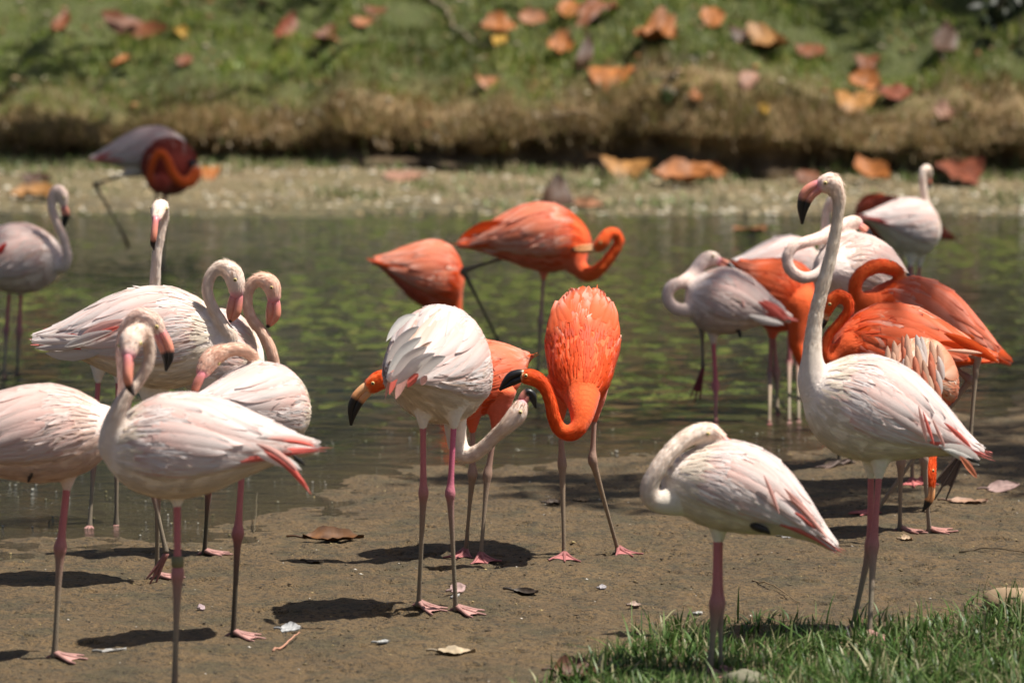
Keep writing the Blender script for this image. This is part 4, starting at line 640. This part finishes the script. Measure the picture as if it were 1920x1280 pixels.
# ------------------------------------------------------------------ fallen leaves, feathers, stones, twigs
def leaf_mesh(name, base, e1, e2, L, W, col, curl, bend, seed, jag=.06, mat='leaf', stem=True, fold=.15):
    r = np.random.default_rng(seed); e1 = nrm(e1); e2 = nrm(e2-e1*e1.dot(e2)); n = np.cross(e1, e2)
    if n[2] < 0: n = -n
    nt_, ns_ = 13, 7; t = np.linspace(0, 1, nt_)[:, None]; s = np.linspace(-1, 1, ns_)[None]
    prof = np.interp(t, [0, .06, .2, .45, .7, .88, 1], [.03, .32, .78, 1, .86, .42, .02])*(1+jag*r.normal(0, 1, (nt_, 1)))
    x = (t-.5)*L + 0*s; y = s*prof*W*.5*(1+jag*r.normal(0, .7, (nt_, ns_)))
    z = curl*W*(s*prof)**2 + bend*L*(2*t-1)**2 + fold*W*np.abs(s)*.3 + .03*W*r.normal(0, 1, (nt_, ns_)) + .05*L*np.sin(t*7+seed)*s*.5
    z = z - z.min()*.3
    P = base + x[..., None]*e1 + y[..., None]*e2 + z[..., None]*n
    f = [(i*ns_+j, i*ns_+j+1, (i+1)*ns_+j+1, (i+1)*ns_+j) for i in range(nt_-1) for j in range(ns_-1)]
    c = np.array(col)[None, None]*(1+.18*r.normal(0, 1, (nt_, ns_, 1)))*(1-.25*(np.abs(s)**3)[..., None]); rib = (np.abs(s) < .1)[..., None]*np.ones((nt_, 1, 1)); c = c*(1-.25*rib)
    b = MB(); b.add(P.reshape(-1, 3), f, np.clip(c, .005, 1).reshape(-1, 3)); u = P.reshape(-1, 3)-n*.004; b.add(u, [q[::-1] for q in f], np.clip(c*.8, .005, 1).reshape(-1, 3))
    if stem:
        q = np.array([P[1, 3], P[0, 3], P[0, 3]-e1*L*.12+n*L*.03, P[0, 3]-e1*L*.26+n*L*.02]); v, ff = tube(catmull(q, 3), np.full(10, .004), 5); b.add(v, ff, np.array(col)[None]*.5)
    ctr = np.array(base); o = b.build(name, M[mat], None, ctr); o.location = ctr; return o
LEAFC = dict((k_, tuple(.52*x_ for x_ in v_)) for k_, v_ in dict(o=(.62, .21, .04), b=(.32, .10, .03), d=(.12, .05, .02), p=(.60, .25, .11), t=(.62, .29, .07), y=(.66, .38, .05), r=(.36, .09, .035), k=(.55, .28, .18)).items())
_bl = [
 (115, 48, 34, 42, 80, 'b', 'dark brown upright leaf in the upper left corner of the bank'),
 (255, 60, 135, 40, -18, 'b', 'long curled brown leaf lying on the upper left grass'),
 (338, 62, 28, 26, 30, 'y', 'small yellow leaf right of the long curled brown leaf'),
 (228, 116, 20, 24, 70, 'o', 'small orange leaf below the long curled brown leaf'),
 (347, 116, 32, 22, -30, 'b', 'small brown leaf low on the left grass'),
 (537, 57, 40, 54, 75, 'r', 'red brown leaf standing on the grass left of centre'),
 (610, 76, 44, 26, -25, 'b', 'ragged rusty leaf right of the red brown standing leaf'),
 (680, 45, 42, 22, 0, 'p', 'faded brown leaf on the grass above the ragged rusty one'),
 (703, 22, 46, 18, -10, 'b', 'thin brown leaf near the top edge left of centre'),
 (935, 54, 68, 38, 5, 'o', 'orange leaf on the grass at top centre with a small one below'),
 (938, 80, 34, 22, -10, 'y', 'small orange yellow leaf tucked under the top centre leaf'),
 (916, 156, 48, 22, 0, 'p', 'pale salmon leaf on the dry grass at the centre'),
 (1000, 40, 58, 32, 0, 'p', 'pinkish oval leaf right of the top centre orange leaf'),
 (1070, 22, 54, 34, 0, 'o', 'orange leaf at the top edge beside a darker one'),
 (1121, 24, 54, 46, -30, 'b', 'brown orange leaf leaning right at the top edge'),
 (1051, 94, 52, 42, -10, 'o', 'rounded orange leaf left of the dark standing leaf'),
 (1098, 106, 30, 62, 80, 'd', 'dark brown curled leaf standing above the big orange oval'),
 (1145, 147, 94, 46, -5, 'o', 'big orange oval leaf below the dark standing leaf'),
 (1230, 73, 82, 46, -20, 'o', 'broad orange leaf beside the bare little sapling'),
 (1336, 36, 48, 42, 10, 'o', 'orange leaf near the top edge right of centre'),
 (1393, 66, 48, 30, -10, 'd', 'dark brown leaf between two orange ones on the right slope'),
 (1441, 90, 66, 44, 25, 't', 'tan folded leaf right of the dark brown one'),
 (1520, 98, 64, 24, -22, 'b', 'narrow rusty leaf slanting on the right slope'),
 (1405, 150, 42, 36, -20, 'k', 'small pink tan leaf alone in the right grass'),
 (1305, 187, 24, 24, 10, 'o', 'tiny orange leaf near the lip below the sapling'),
 (1433, 207, 24, 20, 0, 'y', 'tiny yellow leaf near the bank lip'),
 (1626, 120, 48, 36, 0, 'b', 'brown leaf above the cluster of three on the right'),
 (1622, 158, 64, 42, -28, 'o', 'orange tan leaf in the middle of the right cluster'),
 (1680, 176, 66, 28, 0, 'r', 'purple brown leaf at the right of the cluster'),
 (1606, 194, 86, 44, -6, 't', 'large ochre leaf at the bottom of the right cluster'),
 (1770, 218, 40, 34, 0, 'k', 'pale pink leaf on the lip at far right'),
 (1771, 82, 48, 60, 80, 'd', 'dark brown leaf standing at the upper right'),
 (395, 326, 38, 28, 0, 'o', 'orange leaf on the strand right of the far red flamingo'),
 (68, 368, 95, 26, 0, 't', 'flat orange tan leaf on the far mud at the left edge'),
 (68, 336, 60, 22, 0, 'd', 'dark cupped leaf on the far mud above the flat tan one'),
 (1176, 318, 105, 36, -6, 't', 'long ochre leaf lying at the foot of the bank'),
 (1280, 340, 120, 30, -6, 'o', 'curled orange leaf beside the long ochre one under the bank'),
 (1322, 322, 54, 46, 60, 'o', 'twisted orange leaf standing at the foot of the bank'),
 (1515, 334, 50, 30, 0, 'b', 'rusty leaf under the bank left of the tall flamingo head'),
 (1634, 328, 60, 46, 115, 'o', 'orange rolled leaf leaning against the bank at right'),
 (1800, 328, 95, 46, 15, 'r', 'reddish leaf pile tip under the bank at far right'),
 (1046, 372, 64, 62, 90, 'd', 'dark brown leaf standing like a tent behind the preening flamingo'),
 (1100, 384, 70, 18, 0, 'p', 'pale salmon leaf lying flat right of the tent shaped leaf'),
 (760, 332, 90, 18, 0, 'k', 'bleached pale leaf lying on the far strand at centre'),
]
for i, (px, py, wp, hp, rot, ck, lab) in enumerate(_bl):
    p = bank_hit(px, py + (hp*.35)); S = FPX/p[1]; a = R(26 + 11*math.sin(i*1.7)); ex = np.array([1., 0, 0]); ed = np.array([0, math.cos(a), math.sin(a)])
    va = math.sin(a + R(3)); c_, s_ = math.cos(R(rot)), math.sin(R(rot)); e1 = ex*c_ + ed*s_; e2 = -ex*s_ + ed*c_
    if 60 < rot < 120: L, W_ = hp/S/va, wp/S
    else: L, W_ = wp/S, hp/S/va
    base = p + np.array([0, 0, hp*.38/S]); o = leaf_mesh('fallen_leaf', base, e1, e2, L, W_, LEAFC[ck], .22*math.sin(i*2.1+1), .10+.08*math.sin(i*1.3), i)
    tag(o, lab, 'leaf', 'fallen leaves on the far bank')
# leaf floating on the water, right
p = ground_hit(1408, 432, True); o = leaf_mesh('floating_leaf', p+[0, 0, .003], np.array([1., .1, 0]), np.array([0, 1., 0]), .24, .22, LEAFC['p'], .0, .01, 77, stem=False); tag(o, 'pinkish leaf floating on the far water right of centre', 'leaf')
# near ground leaves
def near_leaf(px, py, L, W_, ang, tilt, col, lab, seed, curl=.3, bend=.12, name='fallen_leaf', cat='leaf'):
    p = ground_hit(px, py); a = R(ang); e1 = np.array([math.cos(a), math.sin(a), 0]); e2 = np.array([-math.sin(a)*math.cos(R(tilt)), math.cos(a)*math.cos(R(tilt)), math.sin(R(tilt))])
    o = leaf_mesh(name, p+np.array([0, 0, .002+W_*.22*math.sin(R(tilt))]), e1, e2, L, W_, col, curl, bend, seed); return tag(o, lab, cat)
near_leaf(625, 1014, .205, .085, 0, 18, (.12, .045, .008), 'brown orange leaf lying on wet mud left of the middle flamingos', 5, .25, .04)
near_leaf(855, 1226, .11, .07, 8, 5, (.42, .33, .22), 'pale dried leaf on the mud at bottom centre', 11, .1, .05)
near_leaf(1078, 1270, .13, .09, 20, 30, (.10, .04, .02), 'dark red brown leaf at the edge of the near grass', 12)
near_leaf(1815, 943, .14, .05, -5, 10, (.34, .20, .13), 'small pinkish tan leaf on the mud near the right edge', 13, .1, .05)
near_leaf(1037, 946, .06, .04, 20, 15, (.06, .035, .02), 'small dark leaf on the mud between orange flamingo legs', 14)
near_leaf(1092, 942, .045, .035, 0, 20, (.26, .18, .10), 'small tan leaf scrap on the mud right of the dark one', 15)
near_leaf(985, 1112, .09, .03, -15, 20, (.045, .03, .02), 'thin black leaf curl on the mud right of the white flamingo feet', 16)
near_leaf(1190, 1138, .04, .03, 30, 20, (.34, .24, .19), 'tiny pale leaf on sunny mud near the grass tip', 17)
near_leaf(1700, 1014, .045, .035, 10, 15, (.40, .27, .16), 'tiny tan leaf beside the peach flamingo foot', 18)
near_leaf(590, 1056, .06, .018, -10, 10, (.05, .035, .02), 'small dark twig like leaf below the brown orange leaf', 19)
# shed feathers on the ground
def plume(px, py, L, W_, ang, tilt, col, lab, seed, curl=.4):
    p = ground_hit(px, py); a = R(ang); e1 = np.array([math.cos(a), math.sin(a), .12]); e2 = np.array([-math.sin(a)*math.cos(R(tilt)), math.cos(a)*math.cos(R(tilt)), math.sin(R(tilt))])
    col = tuple(.72*c_ for c_ in col); L *= .85; W_ *= .8; o = leaf_mesh('shed_feather', p+np.array([0, 0, .004+W_*.4*math.sin(R(tilt))]), e1, e2, L, W_, col, curl*.4, .05, seed, jag=.04, mat='plume', fold=.0); return tag(o, lab, 'feather', 'shed feathers')
plume(1880, 922, .15, .07, 8, 35, (.62, .42, .38), 'large pinkish feather on the mud at the right edge', 31)
plume(545, 1186, .075, .06, -10, 25, (.72, .72, .72), 'fluffy white feather on the mud at lower left centre', 32)
plume(858, 1112, .075, .05, 40, 45, (.66, .45, .42), 'pink and white feather behind the white flamingo feet', 33)
plume(1476, 1010, .055, .05, 0, 30, (.62, .60, .58), 'grey white down feather under the sleeping flamingo tail', 34)
plume(718, 1202, .05, .025, 5, 10, (.66, .66, .64), 'small white feather on the mud at bottom centre', 35)
plume(378, 1144, .03, .03, 50, 40, (.66, .50, .52), 'tiny pink white down on the mud near the front flamingo leg', 36)
plume(855, 1120, .05, .02, 60, 20, (.7, .68, .66), 'thin white feather beside the pink one behind white flamingo feet', 37)
plume(212, 1222, .09, .03, 3, 5, (.6, .58, .55), 'flat whitish feather on shaded mud at lower left', 38)
plume(1310, 1152, .03, .02, 20, 15, (.66, .64, .60), 'tiny white feather at the near grass edge', 39)
plume(1130, 1105, .03, .03, 20, 25, (.60, .56, .58), 'tiny lilac down on sunny mud right of centre', 40)
# stones
def stone(px, py, rx, ry, rz, col, lab, seed):
    p = ground_hit(px, py); th = np.linspace(0, np.pi, 12); ph = np.arange(18)*np.pi/9; T_, H_ = np.meshgrid(th, ph, indexing='ij'); r_ = 1+.22*fbm(3+seed+2*np.cos(H_)*np.sin(T_), 5+2*np.sin(H_)*np.sin(T_)+np.cos(T_), 3)
    v = np.stack([rx*r_*np.sin(T_)*np.cos(H_), ry*r_*np.sin(T_)*np.sin(H_), rz*r_*np.cos(T_)], -1).reshape(-1, 3); f = [(i*18+j, i*18+(j+1) % 18, (i+1)*18+(j+1) % 18, (i+1)*18+j) for i in range(11) for j in range(18)]
    b = MB(); b.add(v, f, np.array([col])); o = b.build('stone', M['stone'], None); o.location = p+[0, 0, rz*.35]; return tag(o, lab, 'stone')
stone(1900, 1138, .09, .06, .045, (.30, .21, .13), 'tan stone in the grass at the right edge', 1)
stone(1395, 1284, .06, .05, .03, (.17, .16, .11), 'grey green stone at the bottom edge in the grass', 2)
# twigs
def twig(pts, r0, col, name, lab, cat='twig', Y=None, bankp=False):
    P = [(bank_hit(*q) if bankp else ground_hit(*q)) + np.array([0, 0, r0+dz]) for q, dz in pts]; q = catmull(np.array(P), 5); q[:, :3] += rng.normal(0, r0*.5, q.shape)
    v, f = tube(q, np.linspace(r0, r0*.5, len(q)), 6); b = MB(); b.add(v, f, np.array([col])); o = b.build(name, M['bark'], None, P[0]); o.location = P[0]; return tag(o, lab, cat)
twig([((1410, 1090), .0), ((1450, 1105), .012), ((1500, 1132), .0)], .0025, (.20, .14, .08), 'twig', 'thin dry stalk on the mud under the sleeping flamingo')
twig([((515, 1222), .0), ((535, 1214), .008), ((562, 1196), .015)], .004, (.42, .22, .15), 'twig', 'short reddish stick beside the fluffy white feather')
twig([((1800, 1030), .0), ((1860, 1028), .006), ((1920, 1034), .0)], .003, (.07, .05, .03), 'twig', 'dark straight twig on the mud at right edge')
twig([((475, 1000), .0), ((480, 985), .03), ((482, 960), .07)], .0025, (.10, .08, .05), 'twig', 'thin stalk sticking up from the wet shore at left')
twig([((795, 2), .02), ((835, 30), .05), ((850, 60), .03), ((905, 100), .02)], .02, (.20, .16, .11), 'fallen_branch', 'grey branch lying on the grass at top centre', 'branch', bankp=True)
twig([((1020, 278), .03), ((1075, 268), .06), ((1130, 262), .03)], .02, (.30, .22, .13), 'root', 'bare tan root poking along the bank edge at centre', 'root', bankp=True)
# --- sapling on the bank
def leaf_cloud(mb, pts, size, cols, p, droop=.3):
    n = len(pts); az = rng.uniform(0, 6.28, n); el = rng.normal(-droop, .5, n); d = np.stack([np.cos(az)*np.cos(el), np.sin(az)*np.cos(el), np.sin(el)], -1)
    s = np.cross(d, np.array([0, 0, 1.])); s /= np.linalg.norm(s, axis=1)[:, None]+1e-9; rl = rng.normal(0, .7, n)[:, None]; up = np.cross(s, d); s = s*np.cos(rl)+up*np.sin(rl); up = np.cross(s, d)
    L = (size*rng.uniform(.7, 1.3, n))[:, None]; W_ = L*.24; c = pick(n, cols, p)
    v = np.stack([pts, pts+d*L*.35+s*W_-up*L*.02, pts+d*L*.4+up*L*.05, pts+d*L*.35-s*W_-up*L*.02, pts+d*L-up*L*.08], 1).reshape(-1, 3); b = (np.arange(n)*5)[:, None]
    tri = np.concatenate([b+[0, 1, 2], b+[0, 2, 3], b+[1, 4, 2], b+[2, 4, 3]]); return v, tri, np.repeat(c, 5, 0)
def tree(name, label, base, limbs, clumps, leaf, cols, p, trunk_r=.2, cat='tree', group=None, droop=.3):
    root = empty(name, base); tag(root, label, cat, group); b = MB()
    for L in limbs:
        q = catmull(np.array(L), 5); v, f = tube(q[:, :3], q[:, 3], 8); b.add(v, f, np.array([[.16, .12, .085]]))
    b.build('trunk', M['bark'], root, base); pts = []
    for (c, r, n) in clumps:
        g = rng.normal(0, 1, (n, 3)); g /= np.linalg.norm(g, axis=1)[:, None]; rad = rng.random(n)**(1/2.2); q = np.array(c)+g*rad[:, None]*np.array(r)
        k = fbm(q[:, 0]*2.3/leaf*.12, q[:, 1]*2.3/leaf*.12+q[:, 2], 3); pts.append(q[k > rng.uniform(-.55, .25, n)])
    v, tri, c = leaf_cloud(None, np.concatenate(pts), leaf, cols, p, droop); o = big_mesh('crown', v-np.asarray(base), tri, c, None, M['foliage']); o.parent = root; return root
p0 = bank_hit(1240, 205); S = FPX/p0[1]
def bp_(x, y): return p0+np.array([(x-1240)/S, 0, (205-y)/S])
tree('sapling', 'small bare sapling with a few grey leaves on the bank', p0, [[[*p0, .014], [*bp_(1250, 165), .011], [*bp_(1270, 130), .009], [*bp_(1285, 100), .006]], [[*bp_(1262, 140), .008], [*bp_(1245, 152), .006], [*bp_(1232, 148), .004]]],
     [(bp_(1295, 108), (.05, .08, .06), 14), (bp_(1232, 148), (.05, .06, .04), 10), (bp_(1255, 175), (.10, .1, .12), 50)], .10, [(.34, .28, .22), (.10, .14, .05)], [.35, .65], cat='sapling')
# --- shade trees: branches overhead out of frame throw the dappled shade
GC = [(.05, .09, .02), (.07, .12, .025), (.035, .06, .015)]; GP = [.4, .3, .3]
def over(px, py, h, bankp=False, dz=0.0):
    g = bank_hit(px, py) if bankp else ground_hit(px, py, True); g = g+np.array([0, 0, dz]); return g+SUN_DIR*(h/SUN_DIR[2])
shade = [#SHADE
 (over(1330, 925, 9.2), (.75, .50, .3), 900), (over(1080, 900, 9.0), (.7, .25, .3), 330), (over(1960, 850, 9.6), (.55, 1.2, .35), 900), (over(2010, 690, 10), (.8, 1.7, .5), 1300),
 (over(40, 690, 10), (.8, 1.3, .4), 450), (over(310, 505, 10), (.9, 1.5, .5), 2600), (over(1420, 700, 10), (.7, .8, .4), 420), (over(1680, 550, 10.5), (.55, 1.0, .4), 1100),
 (over(1000, 790, 10), (1.4, .9, .4), 700), (over(330, 800, 9.6), (.8, .4, .3), 120)]
tb = np.array([9.5, 19.0, 0.0])
limbs = [[[*tb, .42], [9.3, 19.2, 4, .33], [8.9, 19.4, 7.6, .24], [8.4, 19.6, 9.6, .14]]]
for c, r, n in shade:
    c = np.array(c); j = np.array([7.6, 18.6 if c[1] < 20 else 20.5, 10.2]); m_ = (j+c)/2+[0, 0, .5]; limbs.append([[8.5, 19.6, 9.3, .10], [*j, .05], [*m_, .022], [*(c+[0, 0, .1]), .010]])
tree('shade_tree', 'spreading tree right of the pond whose branches shade the birds', tb, limbs, shade, .17, GC, GP)
sb = [(over(1850, 20, 5.0, True), (1.5, 1.3, .5), 900), (over(1500, 5, 5.2, True), (1.2, .6, .5), 160), (over(80, 110, 5.2, True), (1.0, .9, .5), 330), (over(520, 20, 5.2, True), (1.0, .5, .4), 100), (over(60, 250, 5.4, True), (1.0, .8, .4), 330)]
tb2 = np.array([9.0, 39.5, 1.6]); limbs = [[[*tb2, .4], [8.8, 39.4, 4, .3], [8.0, 39.2, 6.2, .2]]]
for c, r, n in sb: c = np.array(c); limbs.append([[8.1, 39.2, 6.0, .15], [*((np.array([8, 39.2, 6.2])+c)/2+[0, 0, .6]), .08], [*(c+[0, 0, .1]), .03]])
tree('shade_tree', 'spreading tree up the far bank whose branches shade its grass', tb2, limbs, sb, .24, GC, GP)
# dark shrub at the upper right edge and trees behind the bank (seen mirrored in the water)
g = bank_hit(1760, 4); 
tree('shrub', 'dark leafy shrub at the upper right corner above the grass', g+[0, .8, 0], [[[*(g+[0, .8, 0]), .05], [*(g+[.1, .8, .5]), .03], [*(g+[.3, .6, 1.0]), .015]], [[*(g+[.1, .8, .3]), .03], [*(g+[.7, .4, .7]), .012]]],
     [(g+[.2, .9, .55], (.9, .5, .5), 900), (g+[1.0, .8, .55], (.7, .5, .6), 800), (g+[-.9, 1.0, .4], (.7, .5, .35), 500)], .16, [(.025, .045, .018), (.04, .07, .02)], [.6, .4], cat='shrub')
labs = ['first broad tree at the back left of the bank', 'second tree at the back of the bank left of centre', 'third tree at the back of the bank at centre', 'fourth tree at the back of the bank right of centre', 'rightmost broad tree at the back of the bank']
for i, X0 in enumerate((-13, -6.5, -.5, 6.5, 13)):
    Y0 = 47.5+1.5*math.sin(i*2.3); z0 = float(slope_z(np.array(X0), np.array(Y0))); b_ = np.array([X0, Y0, z0])
    cl = [(b_+[rng.uniform(-2, 2), rng.uniform(-1, 1), rng.uniform(2.0, 14)], (2.6, 1.7, 1.6), 620) for _ in range(16)]
    tree('background_tree', labs[i], b_, [[[*b_, .3], [*(b_+[.1, 0, 5]), .22], [*(b_+[.2, 0, 11]), .1]]]+[[[*(b_+[.1, 0, 2.2]), .12], [*((b_+c[0])/2+[0, 0, .6]), .07], [*c[0], .02]] for c in cl], cl, .60, [(.03, .058, .012), (.045, .08, .016), (.02, .038, .01)], GP, group='trees behind the bank')
b0 = U(1925, -70, 31.0)
def hb(x, y, dy=0): return U(x, y, 31.0+dy)
tree('hanging_branch', 'dark leafy twig hanging into the top right corner', b0, [[[*b0, .012], [*hb(1905, -30), .010], [*hb(1880, 5), .007], [*hb(1855, 40), .004], [*hb(1838, 80), .003]], [[*hb(1905, -30), .008], [*hb(1915, 60), .006], [*hb(1911, 125), .003]]],
     [(hb(1862, 22), (.10, .1, .08), 60), (hb(1840, 70), (.03, .05, .05), 6), (hb(1900, 0), (.08, .1, .06), 30), (hb(1912, 90), (.015, .04, .08), 5)], .11, [(.012, .02, .008), (.02, .03, .012)], [.6, .4], cat='branch', droop=.7)  # leaf colours near black, with the twig's shade painted in
